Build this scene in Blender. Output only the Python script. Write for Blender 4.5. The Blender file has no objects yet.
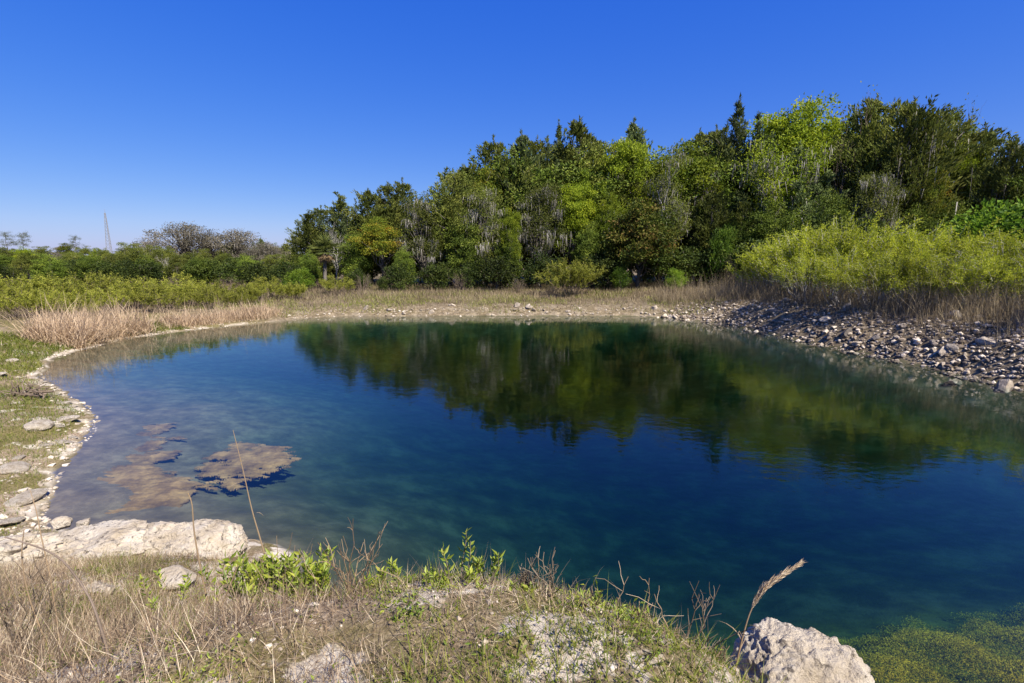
import bpy, math, random
import numpy as np

rng = np.random.default_rng(11)
PI = math.pi
SC = bpy.context.scene
COL = SC.collection

# ------------------------------------------------------------------ camera
CAM_Z = 4.0
PITCH = math.radians(9.8)
F = 500.0                     # focal length in pixels of a 1024 px wide frame
cam_d = bpy.data.cameras.new('camera')
cam_d.sensor_width = 36.0
cam_d.lens = F / 1024 * 36.0
cam_d.clip_start = 0.05
cam_d.clip_end = 6000
cam = bpy.data.objects.new('camera', cam_d)
COL.objects.link(cam)
cam.location = (0, 0, CAM_Z)
cam.rotation_euler = (PI / 2 - PITCH, 0, 0)
SC.camera = cam


def slope_of(py):
    """metres below the eye per metre of forward distance for a row of the picture"""
    return math.tan(math.atan((py - 341.5) / F) + PITCH)


def on_plane(px, py, z=0.0):
    Y = (CAM_Z - z) / slope_of(py)
    zc = Y * math.cos(PITCH) + (CAM_Z - z) * math.sin(PITCH)
    return (px - 512) / F * zc, Y


def at_dist(px, py, Y):
    z = CAM_Z - slope_of(py) * Y
    zc = Y * math.cos(PITCH) + (CAM_Z - z) * math.sin(PITCH)
    return (px - 512) / F * zc, Y, z


# ------------------------------------------------------------------ noise
_perm = np.random.default_rng(5).random(65536).astype(np.float32)


def _h3(i, j, k):
    n = (i * 73856093) ^ (j * 19349663) ^ (k * 83492791)
    n = (n ^ (n >> 13)) * 1274126177
    return _perm[(n ^ (n >> 16)) & 65535]


def noise3(p):
    p = np.asarray(p, dtype=np.float64)
    i = np.floor(p).astype(np.int64)
    f = p - i
    u = f * f * (3 - 2 * f)
    x, y, z = i[..., 0], i[..., 1], i[..., 2]
    ux, uy, uz = u[..., 0], u[..., 1], u[..., 2]
    def L(a, b, t): return a + (b - a) * t
    r = L(L(L(_h3(x, y, z), _h3(x + 1, y, z), ux), L(_h3(x, y + 1, z), _h3(x + 1, y + 1, z), ux), uy),
          L(L(_h3(x, y, z + 1), _h3(x + 1, y, z + 1), ux), L(_h3(x, y + 1, z + 1), _h3(x + 1, y + 1, z + 1), ux), uy), uz)
    return r * 2 - 1


def fbm(p, octv=4, gain=0.5):
    a, s, t = 1.0, 0.0, 0.0
    p = np.array(p, dtype=np.float64)
    for _ in range(octv):
        s = s + a * noise3(p)
        t += a
        a *= gain
        p = p * 2.03 + 17.1
    return s / t


def n2(x, y, sc, octv=3, off=0.0):
    return fbm(np.stack([x * sc + off, y * sc + off * 1.7, np.full_like(x, off + 0.37)], -1), octv)


# ------------------------------------------------------------------ mesh building
class MB:
    """collects vertices, faces, per-vertex tint and per-face material; build() links them as one mesh object"""

    def __init__(self):
        self.v, self.f, self.t, self.m, self.n = [], [], [], [], 0

    def add(self, v, f, tint=0.5, mat=0):
        v = np.asarray(v, dtype=np.float32).reshape(-1, 3)
        f = np.asarray(f, dtype=np.int64)
        self.v.append(v)
        self.f.append(f + self.n)
        self.t.append(np.broadcast_to(np.asarray(tint, dtype=np.float32), (len(v),)).copy())
        self.m.append(np.full(len(f), mat, dtype=np.int32))
        self.n += len(v)

    def mesh(self, name, mats, smooth=False):
        me = bpy.data.meshes.new(name)
        V = np.concatenate(self.v)
        loops = np.concatenate([f.ravel() for f in self.f]).astype(np.int32)
        tot = np.concatenate([np.full(len(f), f.shape[1], dtype=np.int32) for f in self.f])
        start = np.concatenate([[0], np.cumsum(tot)[:-1]]).astype(np.int32)
        me.vertices.add(len(V))
        me.vertices.foreach_set('co', V.ravel())
        me.loops.add(len(loops))
        me.loops.foreach_set('vertex_index', loops)
        me.polygons.add(len(tot))
        me.polygons.foreach_set('loop_start', start)
        me.polygons.foreach_set('loop_total', tot)
        me.polygons.foreach_set('material_index', np.concatenate(self.m))
        me.polygons.foreach_set('use_smooth', np.full(len(tot), smooth, dtype=bool))
        a = me.attributes.new('tint', 'FLOAT', 'POINT')
        a.data.foreach_set('value', np.concatenate(self.t))
        for m in (mats if isinstance(mats, (list, tuple)) else [mats]):
            me.materials.append(m)
        me.update(calc_edges=True)
        return me

    def build(self, name, mats, parent=None, smooth=False):
        return link(name, self.mesh(name, mats, smooth), parent)


def link(name, me, parent=None):
    o = bpy.data.objects.new(name, me)
    COL.objects.link(o)
    if parent is not None:
        o.parent = parent
    return o


def tag(o, label=None, cat=None, group=None, kind=None):
    if label: o['label'] = label
    if cat: o['category'] = cat
    if group: o['group'] = group
    if kind: o['kind'] = kind
    return o


def unit(v):
    return v / np.maximum(np.linalg.norm(v, axis=-1, keepdims=True), 1e-9)


def rdir(n, r=rng):
    return unit(r.normal(size=(n, 3)))


def leaves(mb, c, d, L, W, tint, r=rng, mat=0, fold=0.25):
    """diamond leaf faces: base at c, pointing along d"""
    n = len(c)
    d = unit(d)
    L = np.broadcast_to(L, (n,))[:, None]
    W = np.broadcast_to(W, (n,))[:, None]
    s = unit(np.cross(d, rdir(n, r)))
    up = np.cross(s, d)
    mid = c + d * L * 0.45
    V = np.stack([c, mid + s * W * 0.5 + up * W * fold, c + d * L, mid - s * W * 0.5 + up * W * fold], 1)
    Fc = np.arange(n)[:, None] * 4 + np.array([0, 1, 2, 3])
    mb.add(V.reshape(-1, 3), Fc, np.repeat(np.broadcast_to(tint, (n,)), 4), mat)


def tube(mb, pts, rad, sides=6, tint=0.5, mat=0, cap=True):
    pts = np.asarray(pts, dtype=float)
    n = len(pts)
    rad = np.broadcast_to(np.asarray(rad, dtype=float), (n,))
    tan = unit(np.gradient(pts, axis=0))
    ref = np.array([0.31, 0.95, 0.1])
    a = unit(np.cross(tan, ref))
    b = np.cross(tan, a)
    th = np.linspace(0, 2 * PI, sides, endpoint=False)
    V = pts[:, None] + rad[:, None, None] * (a[:, None] * np.cos(th)[None, :, None] + b[:, None] * np.sin(th)[None, :, None])
    i = np.arange(n - 1)[:, None] * sides
    j = np.arange(sides)[None]
    q = np.stack([i + j, i + (j + 1) % sides, i + sides + (j + 1) % sides, i + sides + j], -1).reshape(-1, 4)
    mb.add(V.reshape(-1, 3), q, tint, mat)


def curve(p0, p1, sag=0.1, n=6, r=rng, wob=0.05):
    p0, p1 = np.asarray(p0, float), np.asarray(p1, float)
    t = np.linspace(0, 1, n)[:, None]
    L = np.linalg.norm(p1 - p0)
    p = p0 + (p1 - p0) * t
    p[:, 2] += (np.sin(t[:, 0] * PI) * sag * L)
    w = r.normal(size=(n, 3)) * wob * L
    w[0] = 0
    w[-1] = 0
    return p + w


def blades(mb, root, L, W, lean, az, curl, tint, S=4, r=rng, mat=0, twist=0.6):
    """curved tapering grass blades, vectorised; lean/curl in radians from upright"""
    n = len(root)
    g = lambda a: np.broadcast_to(np.asarray(a, float), (n,))
    L, W, lean, az, curl = g(L), g(W), g(lean), g(az), g(curl)
    step = L / S
    p = root.astype(float).copy()
    h = np.stack([np.cos(az), np.sin(az), np.zeros(n)], -1)
    sa = az + PI / 2 + r.normal(size=n) * twist
    s = np.stack([np.cos(sa), np.sin(sa), np.zeros(n)], -1)
    rows = []
    for k in range(S + 1):
        w = W * (1 - (k / S) ** 1.6) * 0.5
        if k < S:
            rows += [p + s * w[:, None], p - s * w[:, None]]
        else:
            rows += [p.copy()]
        an = lean + curl * (k + 0.5) / S
        p = p + (h * np.sin(an)[:, None] + np.array([0, 0, 1.0]) * np.cos(an)[:, None]) * step[:, None]
    V = np.stack(rows, 1)
    nv = 2 * S + 1
    b = np.arange(n)[:, None] * nv
    tt = np.repeat(g(tint), nv)
    base = mb.n
    q = [b + np.array([2 * k, 2 * k + 1, 2 * k + 3, 2 * k + 2]) for k in range(S - 1)]
    mb.add(V.reshape(-1, 3), np.concatenate(q) if q else np.zeros((0, 4), int), tt, mat)
    tri = b + np.array([2 * S - 2, 2 * S - 1, 2 * S])
    mb.f.append(tri + base)
    mb.m.append(np.full(n, mat, dtype=np.int32))


# ------------------------------------------------------------------ materials
def new_mat(name):
    m = bpy.data.materials.new(name)
    m.use_nodes = True
    nt = m.node_tree
    nt.nodes.clear()
    out = nt.nodes.new('ShaderNodeOutputMaterial')
    return m, nt, out


def N(nt, t, **kw):
    n = nt.nodes.new(t)
    for k, v in kw.items():
        if k.startswith('i_'):
            n.inputs[k[2:].replace('_', ' ')].default_value = v
        else:
            setattr(n, k, v)
    return n


def ramp(nt, stops, interp='LINEAR'):
    n = nt.nodes.new('ShaderNodeValToRGB')
    n.color_ramp.interpolation = interp
    e = n.color_ramp.elements
    while len(e) < len(stops): e.new(0.5)
    for k, (p, c) in enumerate(stops):
        e[k].position = p
        e[k].color = (*c, 1)
    return n


def leaf_mat(name, stops, transl=0.35, vary=0.3, gloss=0.012):
    """colour from the per-leaf tint, varied a little from plant to plant"""
    m, nt, out = new_mat(name)
    at = N(nt, 'ShaderNodeAttribute', attribute_name='tint')
    rp = ramp(nt, stops)
    nt.links.new(at.outputs['Fac'], rp.inputs[0])
    oi = N(nt, 'ShaderNodeObjectInfo')
    mr = N(nt, 'ShaderNodeMapRange')
    mr.inputs[3].default_value = 1 - vary
    mr.inputs[4].default_value = 1 + vary
    nt.links.new(oi.outputs['Random'], mr.inputs[0])
    hs = N(nt, 'ShaderNodeHueSaturation')
    nt.links.new(mr.outputs[0], hs.inputs['Value'])
    nt.links.new(rp.outputs[0], hs.inputs['Color'])
    df = N(nt, 'ShaderNodeBsdfDiffuse')
    tr = N(nt, 'ShaderNodeBsdfTranslucent')
    nt.links.new(hs.outputs[0], df.inputs[0])
    nt.links.new(hs.outputs[0], tr.inputs[0])
    mx = N(nt, 'ShaderNodeMixShader')
    mx.inputs[0].default_value = transl
    nt.links.new(df.outputs[0], mx.inputs[1])
    nt.links.new(tr.outputs[0], mx.inputs[2])
    gl = N(nt, 'ShaderNodeBsdfGlossy')
    gl.inputs['Roughness'].default_value = 0.6
    m2 = N(nt, 'ShaderNodeMixShader')
    m2.inputs[0].default_value = gloss
    nt.links.new(mx.outputs[0], m2.inputs[1])
    nt.links.new(gl.outputs[0], m2.inputs[2])
    nt.links.new(m2.outputs[0], out.inputs[0])
    return m


def rough_mat(name, stops, scale=3.0, detail=6.0, bump=0.3, bscale=None, dist=0.05, stain=None, obj_vary=0.0):
    """mottled matte surface: noise-driven colours, bump, optional dark stains (colour, scale, threshold)"""
    m, nt, out = new_mat(name)
    tc = N(nt, 'ShaderNodeTexCoord')
    no = N(nt, 'ShaderNodeTexNoise')
    no.inputs['Scale'].default_value = scale
    no.inputs['Detail'].default_value = detail
    no.inputs['Roughness'].default_value = 0.65
    nt.links.new(tc.outputs['Object'], no.inputs['Vector'])
    rp = ramp(nt, stops)
    nt.links.new(no.outputs[0], rp.inputs[0])
    colr = rp.outputs[0]
    if stain:
        c, s, th = stain
        n2_ = N(nt, 'ShaderNodeTexNoise')
        n2_.inputs['Scale'].default_value = s
        n2_.inputs['Detail'].default_value = 5
        n2_.inputs['Roughness'].default_value = 0.7
        nt.links.new(tc.outputs['Object'], n2_.inputs['Vector'])
        r2 = ramp(nt, [(th, (0, 0, 0)), (th + 0.09, (1, 1, 1))])
        nt.links.new(n2_.outputs[0], r2.inputs[0])
        mix = N(nt, 'ShaderNodeMix', data_type='RGBA')
        nt.links.new(r2.outputs[0], mix.inputs[0])
        nt.links.new(colr, mix.inputs[6])
        mix.inputs[7].default_value = (*c, 1)
        colr = mix.outputs[2]
    if obj_vary:
        oi = N(nt, 'ShaderNodeObjectInfo')
        mr = N(nt, 'ShaderNodeMapRange')
        mr.inputs[3].default_value = 1 - obj_vary
        mr.inputs[4].default_value = 1 + obj_vary
        nt.links.new(oi.outputs['Random'], mr.inputs[0])
        hs = N(nt, 'ShaderNodeHueSaturation')
        nt.links.new(mr.outputs[0], hs.inputs['Value'])
        nt.links.new(colr, hs.inputs['Color'])
        colr = hs.outputs[0]
    pb = N(nt, 'ShaderNodeBsdfPrincipled')
    pb.inputs['Roughness'].default_value = 0.92
    pb.inputs['Specular IOR Level'].default_value = 0.15
    nt.links.new(colr, pb.inputs['Base Color'])
    if bump:
        n3 = N(nt, 'ShaderNodeTexNoise')
        n3.inputs['Scale'].default_value = bscale or scale * 4
        n3.inputs['Detail'].default_value = 6
        n3.inputs['Roughness'].default_value = 0.7
        nt.links.new(tc.outputs['Object'], n3.inputs['Vector'])
        bp = N(nt, 'ShaderNodeBump')
        bp.inputs['Strength'].default_value = bump
        bp.inputs['Distance'].default_value = dist
        nt.links.new(n3.outputs[0], bp.inputs['Height'])
        nt.links.new(bp.outputs[0], pb.inputs['Normal'])
    nt.links.new(pb.outputs[0], out.inputs[0])
    return m


M = {}
M['cedar'] = leaf_mat('cedar_foliage', [(0, (.055, .074, .014)), (.5, (.122, .144, .026)), (1, (.225, .225, .046))], .25)
M['cedar_blue'] = leaf_mat('blue_green_cedar_foliage', [(0, (.050, .074, .024)), (.5, (.102, .136, .046)), (1, (.190, .218, .076))], .25)
M['bright'] = leaf_mat('spring_oak_leaves', [(0, (.095, .140, .010)), (.5, (.20, .262, .015)), (1, (.36, .385, .026))], .45)
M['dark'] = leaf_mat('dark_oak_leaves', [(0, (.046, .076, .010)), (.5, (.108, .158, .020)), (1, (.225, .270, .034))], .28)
M['shade_toned_bush'] = leaf_mat('shade_darkened_leaves', [(0, (.016, .028, .006)), (.5, (.040, .060, .011)), (1, (.12, .145, .022))], .28, .4)  # shade at the foot of the wood is painted into this leaf colour
M['bronze'] = leaf_mat('bronze_tipped_leaves', [(0, (.030, .055, .008)), (.45, (.075, .105, .014)), (.75, (.16, .165, .026)), (1, (.22, .14, .04))], .3)
M['rust'] = leaf_mat('rusty_leaves', [(0, (.075, .115, .012)), (.5, (.15, .185, .018)), (.78, (.25, .225, .022)), (1, (.31, .19, .024))], .4)
M['olive'] = leaf_mat('olive_leaves', [(0, (.062, .080, .015)), (.5, (.135, .158, .026)), (1, (.24, .245, .044))], .35)
M['moss'] = leaf_mat('grey_spanish_moss', [(0, (.16, .146, .125)), (.5, (.32, .298, .265)), (1, (.47, .445, .40))], .3, .15, 0)
M['willow'] = leaf_mat('willow_leaves', [(0, (.17, .205, .014)), (.5, (.32, .365, .024)), (1, (.48, .48, .055))], .48, .28)
M['scrub'] = leaf_mat('scrub_willow_leaves', [(0, (.12, .14, .020)), (.5, (.25, .268, .032)), (1, (.40, .39, .065))], .45, .25)
M['greenbush'] = leaf_mat('fresh_bush_leaves', [(0, (.05, .10, .010)), (.5, (.11, .19, .014)), (1, (.21, .28, .024))], .4)
M['pine'] = leaf_mat('pine_needles', [(0, (.05, .06, .03)), (1, (.11, .125, .06))], .2)
M['greyleaf'] = leaf_mat('thin_grey_foliage', [(0, (.07, .062, .04)), (.5, (.14, .125, .085)), (1, (.23, .205, .15))], .3)
M['frond'] = leaf_mat('palm_fronds', [(0, (.05, .075, .015)), (1, (.13, .14, .03))], .3)
M['deadfrond'] = leaf_mat('dead_palm_fronds', [(0, (.14, .09, .045)), (1, (.34, .25, .14))], .25)
M['bark'] = rough_mat('grey_bark', [(.3, (.07, .06, .05)), (.7, (.19, .17, .145))], 2.0, bump=.4)
M['palebark'] = rough_mat('pale_bark', [(.3, (.24, .22, .19)), (.7, (.44, .41, .37))], 2.0, bump=.4)
M['twig'] = rough_mat('twig_bark', [(.3, (.10, .075, .055)), (.7, (.22, .17, .13))], 5.0, bump=.2)
M['straw'] = leaf_mat('dry_straw', [(0, (.06, .040, .028)), (.35, (.20, .135, .083)), (.7, (.42, .305, .185)), (1, (.74, .62, .44))], .3, .1, .02)
M['brownweed'] = leaf_mat('brown_weeds', [(0, (.085, .064, .048)), (.5, (.205, .16, .115)), (1, (.40, .32, .225))], .3, .1, 0)
M['field'] = leaf_mat('dead_field_weeds', [(0, (.11, .082, .052)), (.45, (.255, .20, .125)), (1, (.46, .38, .245))], .3, .1, 0)
M['reed'] = leaf_mat('dry_reeds', [(0, (.22, .15, .09)), (.5, (.46, .335, .215)), (1, (.66, .52, .36))], .3, .1, .02)
M['grass'] = leaf_mat('green_grass', [(0, (.065, .095, .010)), (.5, (.15, .185, .020)), (1, (.30, .29, .06))], .4, .1, .02)
M['herb'] = leaf_mat('young_leaves', [(0, (.12, .19, .014)), (.5, (.26, .33, .022)), (1, (.44, .46, .06))], .45, .1, .04)
M['rock'] = rough_mat('white_limestone', [(.30, (.33, .265, .185)), (.5, (.52, .445, .345)), (.72, (.66, .60, .50))], 3.0, bump=1.0, bscale=24, dist=.06,
                      stain=((.15, .125, .10), 13.0, .555))
M['chunk'] = rough_mat('pale_stone', [(.3, (.20, .16, .125)), (.55, (.38, .32, .25)), (.75, (.58, .50, .40))], 2.5, bump=.6, bscale=10, obj_vary=.32)
M['graystone'] = rough_mat('grey_stone', [(.3, (.10, .085, .075)), (.7, (.30, .26, .22))], 2.5, bump=.6, bscale=10, obj_vary=.3)
M['algae'] = leaf_mat('algae_filaments', [(0, (.16, .12, .012)), (.5, (.40, .28, .025)), (1, (.62, .45, .05))], .2, 0, 0)

# ------------------------------------------------------------------ terrain
# shore: x, y, bank height, bank width, slope under water
S = []
def sp(px, py, hb, wb, sl): S.append((*on_plane(px, py), hb, wb, sl))
S += [(-3.3, 6.35, 1.3, 4.6, .35), (-2.6, 5.6, 1.8, 4.6, .7), (-1.7, 4.5, 2.3, 3.4, .9), (-.4, 4.1, 2.4, 1.8, .9), (.6, 3.75, 2.4, 1.75, .8),
      (1.45, 3.25, 2.4, 1.7, .5), (2.1, 2.6, 2.4, 1.7, .27), (3.2, 2.25, 2.4, 1.9, .22), (5.0, 2.4, 2.2, 2.2, .22),
      (9.0, 3.0, 2.0, 2.5, .4), (14.0, 6.0, 1.9, 2.6, .5), (16.6, 11.0, 1.9, 2.6, .5)]
for p in [(1024, 388), (940, 369), (870, 354), (800, 340), (735, 326)]: sp(*p, 1.6, 2.5, .45)
for p in [(700, 321)]: sp(*p, 1.0, 2.5, .45)
for p in [(640, 316.5), (560, 316), (480, 316), (400, 316), (320, 317)]: sp(*p, .55, 1.6, .4)
for p in [(270, 322), (190, 330), (130, 338), (92, 347)]: sp(*p, .6, 3.5, .22)
for p in [(55, 358), (38, 374), (56, 392), (86, 408), (92, 428), (66, 455), (50, 485), (38, 515)]: sp(*p, .95, 6.0, .13)
S += [(-6.7, 6.7, 1.1, 5, .14), (-5.2, 6.75, 1.1, 5, .2)]
S = np.array(S)


def catmull(P, k=6):
    n = len(P)
    out = []
    for i in range(n):
        p0, p1, p2, p3 = P[i - 1], P[i], P[(i + 1) % n], P[(i + 2) % n]
        for t in np.arange(k) / k:
            out.append(.5 * (2 * p1 + (p2 - p0) * t + (2 * p0 - 5 * p1 + 4 * p2 - p3) * t * t + (3 * p1 - p0 - 3 * p2 + p3) * t ** 3))
    return np.array(out)


SH = catmull(S, 5)


def shore_info(x, y):
    """signed distance to the water's edge (positive on land) and the bank's three numbers, at each point"""
    x = np.asarray(x, float).ravel()
    y = np.asarray(y, float).ravel()
    D = np.empty(len(x))
    A = np.empty((len(x), 3))
    a = SH[:, :2]
    b = np.roll(a, -1, axis=0)
    ab = b - a
    l2 = (ab ** 2).sum(1)
    for s in range(0, len(x), 20000):
        X = x[s:s + 20000, None]
        Y = y[s:s + 20000, None]
        px, py = X - a[:, 0], Y - a[:, 1]
        t = np.clip((px * ab[:, 0] + py * ab[:, 1]) / l2, 0, 1)
        d2 = (px - t * ab[:, 0]) ** 2 + (py - t * ab[:, 1]) ** 2
        d = np.sqrt(d2.min(1))
        cond = (a[:, 1] > Y) != (b[:, 1] > Y)
        xi = a[:, 0] + (Y - a[:, 1]) / np.where(ab[:, 1] == 0, 1e-9, ab[:, 1]) * ab[:, 0]
        ins = (np.logical_and(cond, X < xi).sum(1) % 2) == 1
        D[s:s + 20000] = np.where(ins, -d, d)
        w = 1.0 / (d2 + .6) ** 2
        A[s:s + 20000] = (w @ SH[:, 2:]) / w.sum(1, keepdims=True)
    return D, A


def ground(x, y, fine=True):
    x = np.asarray(x, float)
    sh = x.shape
    x, y = x.ravel(), np.asarray(y, float).ravel()
    r = np.hypot(x, y)
    D, A = shore_info(x, y)
    D = D + n2(x, y, .9, 3, 3.1) * np.clip(r / 40, .06, .30)
    hb, wb, sl = A.T
    t = np.clip(D / wb, 0, 1)
    h = hb * (1 - (1 - t) ** (1.25 + .45 * np.clip(3.4 - wb, 0, 1))) + .03
    h += np.clip(D - wb, 0, 400) * .002
    h += n2(x, y, .25, 3, 9.0) * np.clip(D / 6, 0, 1) * .18
    if fine:
        k = np.clip(D / .6, 0, 1) * np.clip(1.6 - r / 60, 0, 1)
        h += k * (n2(x, y, 1.3, 4, 2.0) * .10 + n2(x, y, 6.0, 3, 5.0) * .03)
    dep = 4.6
    u = np.clip(-D, 0, None)
    hin = -dep * (1 - np.exp(-sl * u / dep)) + n2(x, y, .8, 3, 4.0) * .12 * np.clip(u, 0, 1)
    return np.where(D > 0, h, hin).reshape(sh), D.reshape(sh)


def zat(x, y):
    return float(ground(np.array([x]), np.array([y]))[0][0])


def axis(lo, hi, fine, n):
    """spacing fine at 0, growing outwards"""
    u = np.linspace(math.asinh(lo / fine), math.asinh(hi / fine), n)
    return np.sinh(u) * fine


gx = axis(-1500, 1500, 2.6, 640)
gy = axis(-60, 2200, 2.6, 560) + 1.5
GX, GY = np.meshgrid(gx, gy)
GZ, GD = ground(GX, GY)
mb = MB()
ny, nx = GX.shape
idx = np.arange(ny * nx).reshape(ny, nx)
q = np.stack([idx[:-1, :-1], idx[:-1, 1:], idx[1:, 1:], idx[1:, :-1]], -1).reshape(-1, 4)
mb.add(np.stack([GX, GY, GZ], -1), q, np.clip(GD.ravel(), -8, 8))
sm = lambda v, a, b: (lambda t: t * t * (3 - 2 * t))(np.clip((v - a) / (b - a), 0, 1))
SOIL = np.maximum(sm(GX, 9, 12) * sm(GY, 6, 10), .85 * sm(GY, 28, 31)).ravel()      # dark soil banks on the right and far sides
GRASSY = (1 - sm(GX, -6.5, -3.2)).ravel()
WEEDY = (sm(GX, 1.2, 3.0) * (1 - sm(GY, 5.5, 7.5))).ravel()                          # algae covered bed in the near right shallows


def ground_material():
    m, nt, out = new_mat('ground_soil')
    geo = N(nt, 'ShaderNodeNewGeometry')
    def noise(scale, det=5, rough=.6):
        n = N(nt, 'ShaderNodeTexNoise')
        n.inputs['Scale'].default_value = scale
        n.inputs['Detail'].default_value = det
        n.inputs['Roughness'].default_value = rough
        nt.links.new(geo.outputs['Position'], n.inputs['Vector'])
        return n.outputs[0]
    def mix(f, a, b):
        n = N(nt, 'ShaderNodeMix', data_type='RGBA')
        for s, v in ((0, f), (6, a), (7, b)):
            if isinstance(v, tuple): n.inputs[s].default_value = (*v, 1)
            elif isinstance(v, float): n.inputs[s].default_value = v
            else: nt.links.new(v, n.inputs[s])
        return n.outputs[2]
    def step(v, a, b):
        n = N(nt, 'ShaderNodeMapRange', interpolation_type='SMOOTHSTEP')
        nt.links.new(v, n.inputs[0])
        n.inputs[1].default_value = a
        n.inputs[2].default_value = b
        return n.outputs[0]
    def mul(a, b):
        n = N(nt, 'ShaderNodeMath', operation='MULTIPLY')
        nt.links.new(a, n.inputs[0])
        nt.links.new(b, n.inputs[1])
        return n.outputs[0]
    dist = N(nt, 'ShaderNodeAttribute', attribute_name='tint').outputs['Fac']
    chalk = ramp(nt, [(.3, (.34, .28, .215)), (.55, (.52, .46, .37)), (.75, (.68, .62, .53))])
    nt.links.new(noise(9, 8, .7), chalk.inputs[0])
    litter = ramp(nt, [(.36, (.075, .052, .034)), (.47, (.19, .14, .092)), (.56, (.34, .26, .18)), (.66, (.50, .40, .29))])
    nt.links.new(noise(38, 10, .8), litter.inputs[0])
    green = ramp(nt, [(.38, (.05, .045, .016)), (.5, (.14, .115, .045)), (.62, (.28, .23, .12))])
    nt.links.new(noise(32, 9, .8), green.inputs[0])
    c = mix(step(noise(.8, 6), .40, .56), litter.outputs[0], green.outputs[0])
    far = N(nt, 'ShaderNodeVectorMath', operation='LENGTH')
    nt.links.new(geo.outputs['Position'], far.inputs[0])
    gr_ = N(nt, 'ShaderNodeAttribute', attribute_name='grassy').outputs['Fac']
    pat = N(nt, 'ShaderNodeMath', operation='MULTIPLY_ADD')
    nt.links.new(gr_, pat.inputs[0])
    pat.inputs[1].default_value = -.075
    nt.links.new(noise(1.7, 7, .65), pat.inputs[2])
    c = mix(mul(step(pat.outputs[0], .495, .56), step(dist, 4.5, 2.6)), c, chalk.outputs[0])
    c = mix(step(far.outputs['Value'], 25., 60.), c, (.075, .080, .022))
    edge = N(nt, 'ShaderNodeMath', operation='ADD')      # bare chalk rim along the water
    nt.links.new(dist, edge.inputs[0])
    sc = N(nt, 'ShaderNodeMath', operation='MULTIPLY_ADD')
    nt.links.new(noise(.9, 5), sc.inputs[0])
    sc.inputs[1].default_value = -3.4
    sc.inputs[2].default_value = 2.2
    nt.links.new(sc.outputs[0], edge.inputs[1])
    c = mix(step(edge.outputs[0], .75, .15), c, chalk.outputs[0])
    soil = ramp(nt, [(.35, (.055, .040, .026)), (.5, (.145, .112, .070)), (.65, (.30, .24, .155))])
    nt.links.new(noise(5, 9, .75), soil.inputs[0])
    sa = N(nt, 'ShaderNodeAttribute', attribute_name='soil').outputs['Fac']
    c = mix(sa, c, soil.outputs[0])
    bed = ramp(nt, [(.35, (.045, .046, .022)), (.5, (.068, .068, .032)), (.65, (.125, .115, .062))])   # marl and algae on the pond bed
    nt.links.new(noise(1.3, 7, .65), bed.inputs[0])
    wb_ = ramp(nt, [(.35, (.09, .085, .012)), (.5, (.22, .19, .025)), (.65, (.36, .30, .045))])
    nt.links.new(noise(3.5, 9, .8), wb_.inputs[0])
    wa = N(nt, 'ShaderNodeAttribute', attribute_name='weedy').outputs['Fac']
    bc = mix(wa, bed.outputs[0], wb_.outputs[0])
    sh_ = ramp(nt, [(.35, (.075, .062, .038)), (.5, (.125, .102, .062)), (.65, (.20, .165, .10))])     # tan silt of the left shallows
    nt.links.new(noise(2.0, 8, .7), sh_.inputs[0])
    bc = mix(gr_, bc, sh_.outputs[0])
    c = mix(step(dist, .06, -.12), c, bc)
    pb = N(nt, 'ShaderNodeBsdfPrincipled')
    pb.inputs['Roughness'].default_value = .95
    pb.inputs['Specular IOR Level'].default_value = .1
    nt.links.new(c, pb.inputs['Base Color'])
    bp = N(nt, 'ShaderNodeBump')
    bp.inputs['Strength'].default_value = .7
    bp.inputs['Distance'].default_value = .03
    nt.links.new(noise(22, 8, .75), bp.inputs['Height'])
    nt.links.new(bp.outputs[0], pb.inputs['Normal'])
    nt.links.new(pb.outputs[0], out.inputs[0])
    return m


g = mb.build('ground', ground_material(), smooth=True)
for nm, va_ in (('soil', SOIL), ('weedy', WEEDY), ('grassy', GRASSY)):
    a_ = g.data.attributes.new(nm, 'FLOAT', 'POINT')
    a_.data.foreach_set('value', va_.astype(np.float32))
tag(g, 'chalky ground sloping down to the pond and running under the trees', 'ground', kind='structure')


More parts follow.
